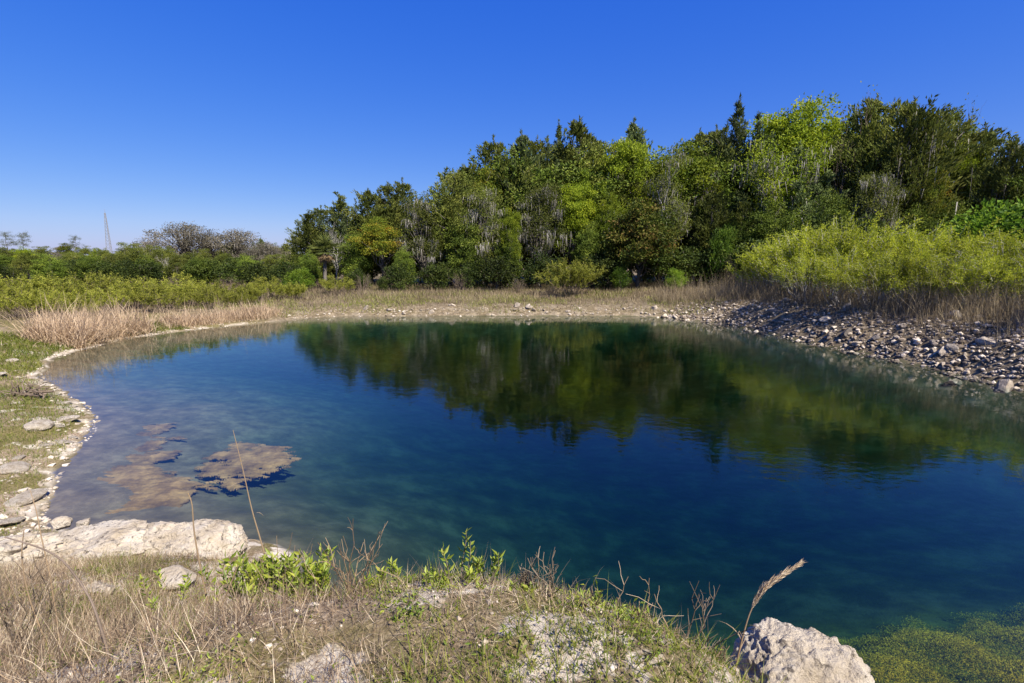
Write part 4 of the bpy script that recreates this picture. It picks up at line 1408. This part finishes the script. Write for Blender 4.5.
line_stalk('plume_grass', 'tall dry grass stalk with a feathery plume bending over the white boulder', 'grass',
           [(735, 672), (742, 640), (752, 608), (768, 585), (799, 564)], 2.15, 2.15, .0045, .002, extra=plume)


def hook(mb_, pl):
    for k in (len(pl) // 2, len(pl) // 2 + 4, len(pl) // 3):
        blades(mb_, pl[k][None], .14, .007, .35, rng.random() * 6.28, 1.8, .7, 5)


line_stalk('dry_stalk', 'tallest dry stalk standing in front of the floating algae, leaning left', 'grass', [(274, 590), (262, 545), (252, 510), (243, 470), (233, 430)], 2.9, 2.9, .006, .0015, extra=hook)
line_stalk('dry_stalk', 'short dry stalk with a hooked tip in front of the cream block', 'grass', [(207, 600), (199, 560), (194, 530), (192, 505), (188, 493)], 3.0, 3.0, .006, .003)
line_stalk('dry_stalk', 'thin bleached stalk standing in the straw at the lower left', 'grass', [(60, 683), (45, 640), (30, 600), (22, 560), (24, 530)], 2.3, 2.3, .005, .002)
line_stalk('dry_stalk', 'pale leaning stalk at the left edge over the grassy bank', 'grass', [(50, 575), (42, 540), (36, 510), (30, 490)], 3.2, 3.3, .005, .002)
line_stalk('arching_twig', 'dark bare twig arching over the straw at the lower left', 'twig', [(118, 690), (100, 625), (85, 590), (55, 555), (5, 537)], 1.9, 2.2, .006, .003, 'twig')
line_stalk('dry_stalk', 'broad bleached leaf blade slanting through the straw by the cream block', 'grass', [(205, 640), (222, 605), (238, 565)], 2.6, 2.6, .008, .003)


def twiggy(name, label, px, py, Y, h, seed, n=9, lean=0.0, mat='straw', green=0):
    r = np.random.default_rng(seed)
    p0 = near(px, py, Y)
    b = np.array([p0[0], Y, zat(p0[0], Y) - .01])
    b[2] = min(b[2], p0[2])
    mb_ = MB()
    tips = []
    for k in range(n):
        d = unit(np.array([r.normal() * .32 + lean, r.normal() * .25, 1]))
        L = h * r.uniform(.45, 1)
        q0 = b + np.array([r.normal() * .01, r.normal() * .01, 0])
        q_ = curve(q0, q0 + d * (L + p0[2] - b[2]), 0, 6, r, .03)
        tube(mb_, q_, np.linspace(.0035, .0015, 6), 5, r.uniform(.2, .7))
        for _ in range(4):
            i = r.integers(2, 5)
            e = q_[i] + unit(d + rdir(1, r)[0] * .8) * h * r.uniform(.12, .35)
            tube(mb_, curve(q_[i], e, .04, 4, r, .05), np.linspace(.0022, .001, 4), 4, r.uniform(.2, .7))
            tips.append(e)
    if green:
        t = np.array(tips)[r.integers(0, len(tips), green)]
        leaves(mb_, t + r.normal(size=(green, 3)) * .03, rdir(green, r) + [0, 0, .6], r.uniform(.03, .05, green), .012, r.random(green), r, 1)
    mb_.v = [v - b.astype(np.float32) for v in mb_.v]
    o = mb_.build(name, [M[mat], M['herb']])
    o.location = b
    return tag(o, label, 'weed')


twiggy('dry_weed', 'branching dry weed with bare forked twigs left of the leafy sprouts', 350, 580, 2.5, .38, 1, 11, .15)
twiggy('dry_weed', 'thin dry twigs on the bank edge right of the leafy sprouts', 552, 592, 2.3, .30, 2, 8, .05, 'brownweed')
twiggy('dry_weed', 'branched bare weed at the water left of the plume grass', 690, 655, 2.15, .48, 3, 6, -.05, 'brownweed')
twiggy('dry_weed', 'low dry weed with thin twigs on the bank edge before the bare soil', 635, 640, 2.05, .22, 4, 10, .0, 'straw', 20)
twiggy('dry_weed', 'sprig of dry weed with a few green leaves at the bank brink', 590, 618, 2.15, .18, 5, 7, .0, 'straw', 40)
twiggy('dry_weed', 'tangle of grey bare twigs at the left edge in the straw', 20, 640, 2.3, .5, 6, 14, .1, 'brownweed')
twiggy('dry_weed', 'fine bare twigs standing before the dark water right of the tallest stalk', 285, 590, 2.8, .42, 7, 8, .1, 'straw')
twiggy('dry_weed', 'dry weed close beside the boulder on its left', 712, 680, 2.0, .2, 8, 10, .0, 'straw', 10)
twiggy('dry_weed', 'low red brown weed tuft just right of the leafy sprouts', 525, 590, 2.35, .13, 9, 26, .0, 'brownweed')
twiggy('dry_weed', 'brown twig clump at the middle of the straw slope', 130, 655, 2.4, .3, 10, 18, .0, 'brownweed')


def leafy(name, label, px, py, Y, h, seed, n=5, nl=16, LL=.055):
    r = np.random.default_rng(seed)
    p0 = near(px, py, Y)
    b = np.array([p0[0], Y, zat(p0[0], Y) - .01])
    b[2] = min(b[2], p0[2])
    extra_h = max(0, p0[2] - b[2])
    mb_ = MB()
    for k in range(n):
        d = unit(np.array([r.normal() * .22, r.normal() * .2, 1]))
        L = h * r.uniform(.45, 1) + extra_h
        q0 = b + np.array([r.normal() * .05 * min(1, n / 5), r.normal() * .04, 0])
        q_ = curve(q0, q0 + d * L, 0, 7, r, .02)
        tube(mb_, q_, np.linspace(.0035, .0012, 7), 5, .5)
        t = (extra_h * .8 + (L - extra_h * .8) * (.25 + .75 * np.arange(nl) / nl)) / L * 5.99
        i = np.clip(t.astype(int), 0, 5)
        p = q_[i] + (q_[i + 1] - q_[i]) * (t - i)[:, None]
        az = np.arange(nl) * 2.4 + r.random() * 6
        dd = np.stack([np.cos(az), np.sin(az), .75 + .5 * r.random(nl)], -1)
        leaves(mb_, p, dd, LL * r.uniform(.6, 1.15, nl), LL * .32, np.clip(r.normal(.5, .25, nl), 0, 1), r, 1)
    mb_.v = [v - b.astype(np.float32) for v in mb_.v]
    o = mb_.build(name, [M['twig'], M['herb']])
    o.location = b
    return tag(o, label, 'plant')


leafy('leafy_sprout', 'tallest leafy green sprout on the bank edge, left of its pair', 457, 584, 2.4, .26, 21, 3, 16)
leafy('leafy_sprout', 'leafy green sprout on the bank edge, right of its pair', 489, 582, 2.4, .21, 22, 4, 16)
leafy('leafy_sprout', 'small green sprout right of the forked dry weed', 392, 588, 2.5, .18, 23, 3, 14)
leafy('leafy_sprout', 'low leafy plant on the bank edge beneath the dry twigs', 520, 600, 2.3, .10, 24, 5, 12)
leafy('leafy_bush', 'leafy yellow green seedling clump right of the cream block', 268, 600, 2.75, .34, 25, 16, 22, .07)
leafy('leafy_bush', 'leafy yellow green seedling clump left of the forked dry weed', 318, 602, 2.65, .32, 26, 15, 22, .07)
leafy('leafy_sprout', 'small leafy plant in the straw in front of the cream block', 165, 590, 3.2, .12, 27, 5, 14, .06)
leafy('leafy_sprout', 'small leafy plant on the brink near the plume grass', 598, 640, 2.1, .09, 28, 5, 12, .04)
leafy('leafy_sprout', 'green herb clump low in the straw at the lower left', 180, 670, 2.0, .12, 29, 10, 14, .045)

leafy('leafy_bush', 'leafy seedling clump nearest to the cream block on its right', 244, 598, 2.8, .30, 31, 12, 18, .065)
leafy('leafy_bush', 'tall leafy seedling clump between the two yellow green clumps', 293, 598, 2.7, .30, 32, 12, 18, .065)
leafy('leafy_sprout', 'leafy sprout just right of the forked dry weed', 370, 592, 2.5, .16, 33, 5, 14, .05)
leafy('leafy_sprout', 'short leafy sprout left of the tallest sprout', 430, 588, 2.4, .13, 34, 4, 14, .05)
leafy('leafy_sprout', 'short leafy sprout between the pair of sprouts', 474, 588, 2.38, .12, 35, 5, 14, .045)
leafy('leafy_sprout', 'leafy plant low on the right brink before the branched bare weed', 660, 665, 2.0, .10, 36, 6, 14, .04)
for k, (px, py, Y, h) in enumerate([(90, 600, 3.0, .55), (130, 600, 2.9, .5), (225, 600, 2.9, .42), (300, 600, 2.7, .36), (330, 600, 2.6, .40), (410, 590, 2.5, .26), (540, 590, 2.35, .24), (610, 625, 2.1, .22), (648, 640, 2.05, .26), (672, 655, 2.0, .24), (150, 640, 2.4, .5), (75, 640, 2.4, .55), (255, 610, 2.7, .5)]):
    f_ = foot(px, Y)
    mb = MB()
    pl = curve((0, 0, 0), (rng.normal() * .10, rng.normal() * .08, h * rng.uniform(.85, 1.1)), 0, 7, rng, .02)
    tube(mb, pl, np.linspace(.0028, .001, 7), 5, rng.uniform(.4, .9))
    for j in range(3):
        e = pl[3 + j] + np.array([rng.normal() * .06, rng.normal() * .05, rng.uniform(.02, .10)])
        tube(mb, curve(pl[3 + j], e, .05, 4, rng, .04), np.linspace(.0015, .0008, 4), 4, rng.uniform(.4, .9))
    o = mb.build('dry_stalk', M['straw'])
    o.location = f_
    tag(o, 'thin dry side shooting stalk standing out of the straw on the near bank', 'grass', 'thin dry stalks of the near bank')

# driftwood on the left bank
x, y = on_plane(30, 392, .35)
dr = bpy.data.objects.new('driftwood', None)
COL.objects.link(dr)
dr.location = (x, y, zat(x, y))
tag(dr, 'dark tangled driftwood lying on the grass of the left bank', 'driftwood')
mb = MB()
r_ = np.random.default_rng(71)
tube(mb, curve((-.35, 0, .05), (.45, .2, .12), .03, 7, r_, .03), np.linspace(.06, .03, 7), 7)
mb.build('log', M['twig'], dr, True)
mb = MB()
for k in range(30):
    s = np.array([r_.uniform(-.4, .45), r_.normal() * .1, .08])
    tube(mb, curve(s, s + rdir(1, r_)[0] * np.array([.6, .5, .3]) + [0, 0, .12], .05, 4, r_, .06), np.linspace(.022, .008, 4), 5)
mb.build('branch_tangle', M['twig'], dr)

# ------------------------------------------------------------------ algae
def algae_mat(name, poly, label, z=-.02, thr=0.0, seed=0):
    """ragged floating sheet: cells of a fine grid kept where the outline and a noise allow, thickened"""
    pp = np.array([on_plane(px, py) for px, py in poly])
    x0, y0 = pp.min(0) - .3
    x1, y1 = pp.max(0) + .3
    st = .018
    X, Y = np.meshgrid(np.arange(x0, x1, st), np.arange(y0, y1, st))
    xs, ys = X.ravel(), Y.ravel()
    a, b = pp, np.roll(pp, -1, axis=0)
    ins = np.zeros(len(xs), int)
    dmin = np.full(len(xs), 1e9)
    for (ax, ay), (bx, by) in zip(a, b):
        c = ((ay > ys) != (by > ys)) & (xs < (bx - ax) * (ys - ay) / (by - ay + 1e-12) + ax)
        ins += c
        t = np.clip(((xs - ax) * (bx - ax) + (ys - ay) * (by - ay)) / ((bx - ax) ** 2 + (by - ay) ** 2), 0, 1)
        dmin = np.minimum(dmin, np.hypot(xs - ax - t * (bx - ax), ys - ay - t * (by - ay)))
    sd = np.where(ins % 2 == 1, dmin, -dmin)
    f = np.minimum(sd * 1.6, .30) + .80 * n2(xs * .55, ys * 1.7, 1.0, 7, 50. + seed) + .55 * n2(xs * .8, ys * 2.2, 5, 6, 5. + seed) + .05 * rng.uniform(-1, 1, len(xs)) + .0
    keep = (f > thr).reshape(X.shape)
    zz = z - .09 + .012 * n2(xs, ys, 4, 4, seed + 2.) - .14 * np.clip(.42 - f, 0, .42) ** 1.2
    V = np.stack([xs, ys, zz], -1)
    ny_, nx_ = X.shape
    id_ = np.arange(ny_ * nx_).reshape(ny_, nx_)
    k = keep[:-1, :-1]
    q_ = np.stack([id_[:-1, :-1], id_[:-1, 1:], id_[1:, 1:], id_[1:, :-1]], -1)[k]
    mb_ = MB()
    mb_.add(V, q_)
    # underside
    V2 = V - [0, 0, .012]
    mb_.add(V2, q_[:, ::-1])
    me = mb_.mesh(name, M['scum'], True)
    o = link(name, me)
    return tag(o, label, 'algae mat')


M['scum'] = rough_mat('brown_algae_scum', [(.35, (.085, .052, .020)), (.5, (.18, .112, .040)), (.65, (.30, .195, .075))], 2.2, detail=10, bump=.5, bscale=20, dist=.02)
algae_mat('algae_mat', [(46, 516), (58, 488), (84, 466), (120, 452), (162, 448), (150, 464), (172, 472), (192, 476), (168, 494), (120, 507), (78, 518)], 'largest tan algae mat, lying against the cream block at the lower left', thr=-.22, seed=1)
algae_mat('algae_mat', [(196, 462), (200, 446), (236, 436), (284, 438), (294, 452), (266, 468), (230, 478), (196, 476)], 'tan algae mat furthest out in the water, behind the tallest stalk', z=-.06, seed=4)
algae_mat('algae_mat', [(120, 428), (140, 419), (172, 418), (168, 425), (140, 432)], 'small tan algae strip furthest back of the mats', thr=-.06, seed=7)
algae_mat('algae_mat', [(128, 441), (146, 434), (174, 433), (162, 439), (140, 444)], 'small tan algae patch between the strip and the largest mat', thr=-.06, seed=9)

# drowned yellow green weed in the shallows on the right: soft cloudy mounds of filaments
mb = MB()
n = 330000
x = rng.uniform(1.6, 9.5, n)
y = rng.uniform(2.2, 6.6, n)
z, D = ground(x, y)
lump = n2(x, y, 1.1, 4, 70.)
k = (z < -.06) & (z > -1.35) & (lump + .5 * rng.random(n) > .05 + .3 * np.clip(-z - .5, 0, 1))
x, y, z, lump = x[k], y[k], z[k], lump[k]
hh = np.minimum(.45 * np.clip(lump + .3, 0, .8) + .04 * rng.random(len(x)) + .06 * n2(x, y, 6, 3, 8.), -z - .04)
p = np.stack([x, y, z + np.clip(hh, 0, None) * rng.random(len(x)) ** .35], -1)
leaves(mb, p, rdir(len(p)) + [0, 0, .2], rng.uniform(.015, .036, len(p)), .008, np.clip(rng.normal(.5, .09, len(p)) + .55 * n2(x, y, 1.8, 4, 3.), 0, 1))
tag(mb.build('water_weed', M['algae']), 'yellow green weed under the water beside the white boulder', 'water weed', kind='stuff')

# ------------------------------------------------------------------ light
SUN = np.array([.52, -.60, .90])
SUN = SUN / np.linalg.norm(SUN)
elev = math.asin(SUN[2])
az = math.atan2(SUN[0], SUN[1])          # clockwise from +Y
sd = bpy.data.lights.new('sun', 'SUN')
sd.energy = 5.0
sd.angle = math.radians(.53)
sd.color = (1.0, .93, .81)
so = bpy.data.objects.new('sun', sd)
COL.objects.link(so)
from mathutils import Vector
so.rotation_euler = Vector((-SUN[0], -SUN[1], -SUN[2])).to_track_quat('-Z', 'Y').to_euler()

wd = bpy.data.worlds.new('World')
SC.world = wd
wd.use_nodes = True
nt = wd.node_tree
nt.nodes.clear()
sky = N(nt, 'ShaderNodeTexSky')
sky.sky_type = 'NISHITA'
sky.sun_disc = False
sky.sun_elevation = elev
sky.sun_rotation = az
sky.air_density = 1.0
sky.dust_density = .3
sky.ozone_density = 4.0
hs = N(nt, 'ShaderNodeHueSaturation')
hs.inputs['Saturation'].default_value = 1.35
nt.links.new(sky.outputs[0], hs.inputs['Color'])
bg = N(nt, 'ShaderNodeBackground')
bg.inputs['Strength'].default_value = .10
tn = N(nt, 'ShaderNodeMix', data_type='RGBA', blend_type='MULTIPLY')
tn.inputs[0].default_value = 1
nt.links.new(hs.outputs[0], tn.inputs[6])
tn.inputs[7].default_value = (.70, .84, 1.12, 1)
sep = N(nt, 'ShaderNodeSeparateColor')
nt.links.new(tn.outputs[2], sep.inputs[0])
cmb = N(nt, 'ShaderNodeCombineColor')
for ch, (gain, pw) in enumerate([(.48, .80), (.45, .78), (.635, .33)]):     # a deeper, more even blue than the raw model
    a_ = N(nt, 'ShaderNodeMath', operation='MULTIPLY')
    nt.links.new(sep.outputs[ch], a_.inputs[0])
    a_.inputs[1].default_value = .1464
    b_ = N(nt, 'ShaderNodeMath', operation='POWER')
    nt.links.new(a_.outputs[0], b_.inputs[0])
    b_.inputs[1].default_value = pw
    c_ = N(nt, 'ShaderNodeMath', operation='MULTIPLY')
    nt.links.new(b_.outputs[0], c_.inputs[0])
    c_.inputs[1].default_value = gain / .1464
    nt.links.new(c_.outputs[0], cmb.inputs[ch])
nt.links.new(cmb.outputs[0], bg.inputs[0])
wo = N(nt, 'ShaderNodeOutputWorld')
nt.links.new(bg.outputs[0], wo.inputs[0])

# ------------------------------------------------------------------ render settings
SC.view_settings.view_transform = 'Standard'
SC.view_settings.look = 'None'
SC.view_settings.exposure = 1.0
SC.view_settings.gamma = 1.0
SC.view_settings.use_curve_mapping = False
SC.render.engine = 'CYCLES'
SC.cycles.use_denoising = True
SC.cycles.max_bounces = 8
SC.cycles.diffuse_bounces = 3
SC.cycles.transparent_max_bounces = 12
SC.cycles.caustics_reflective = False
SC.cycles.caustics_refractive = False
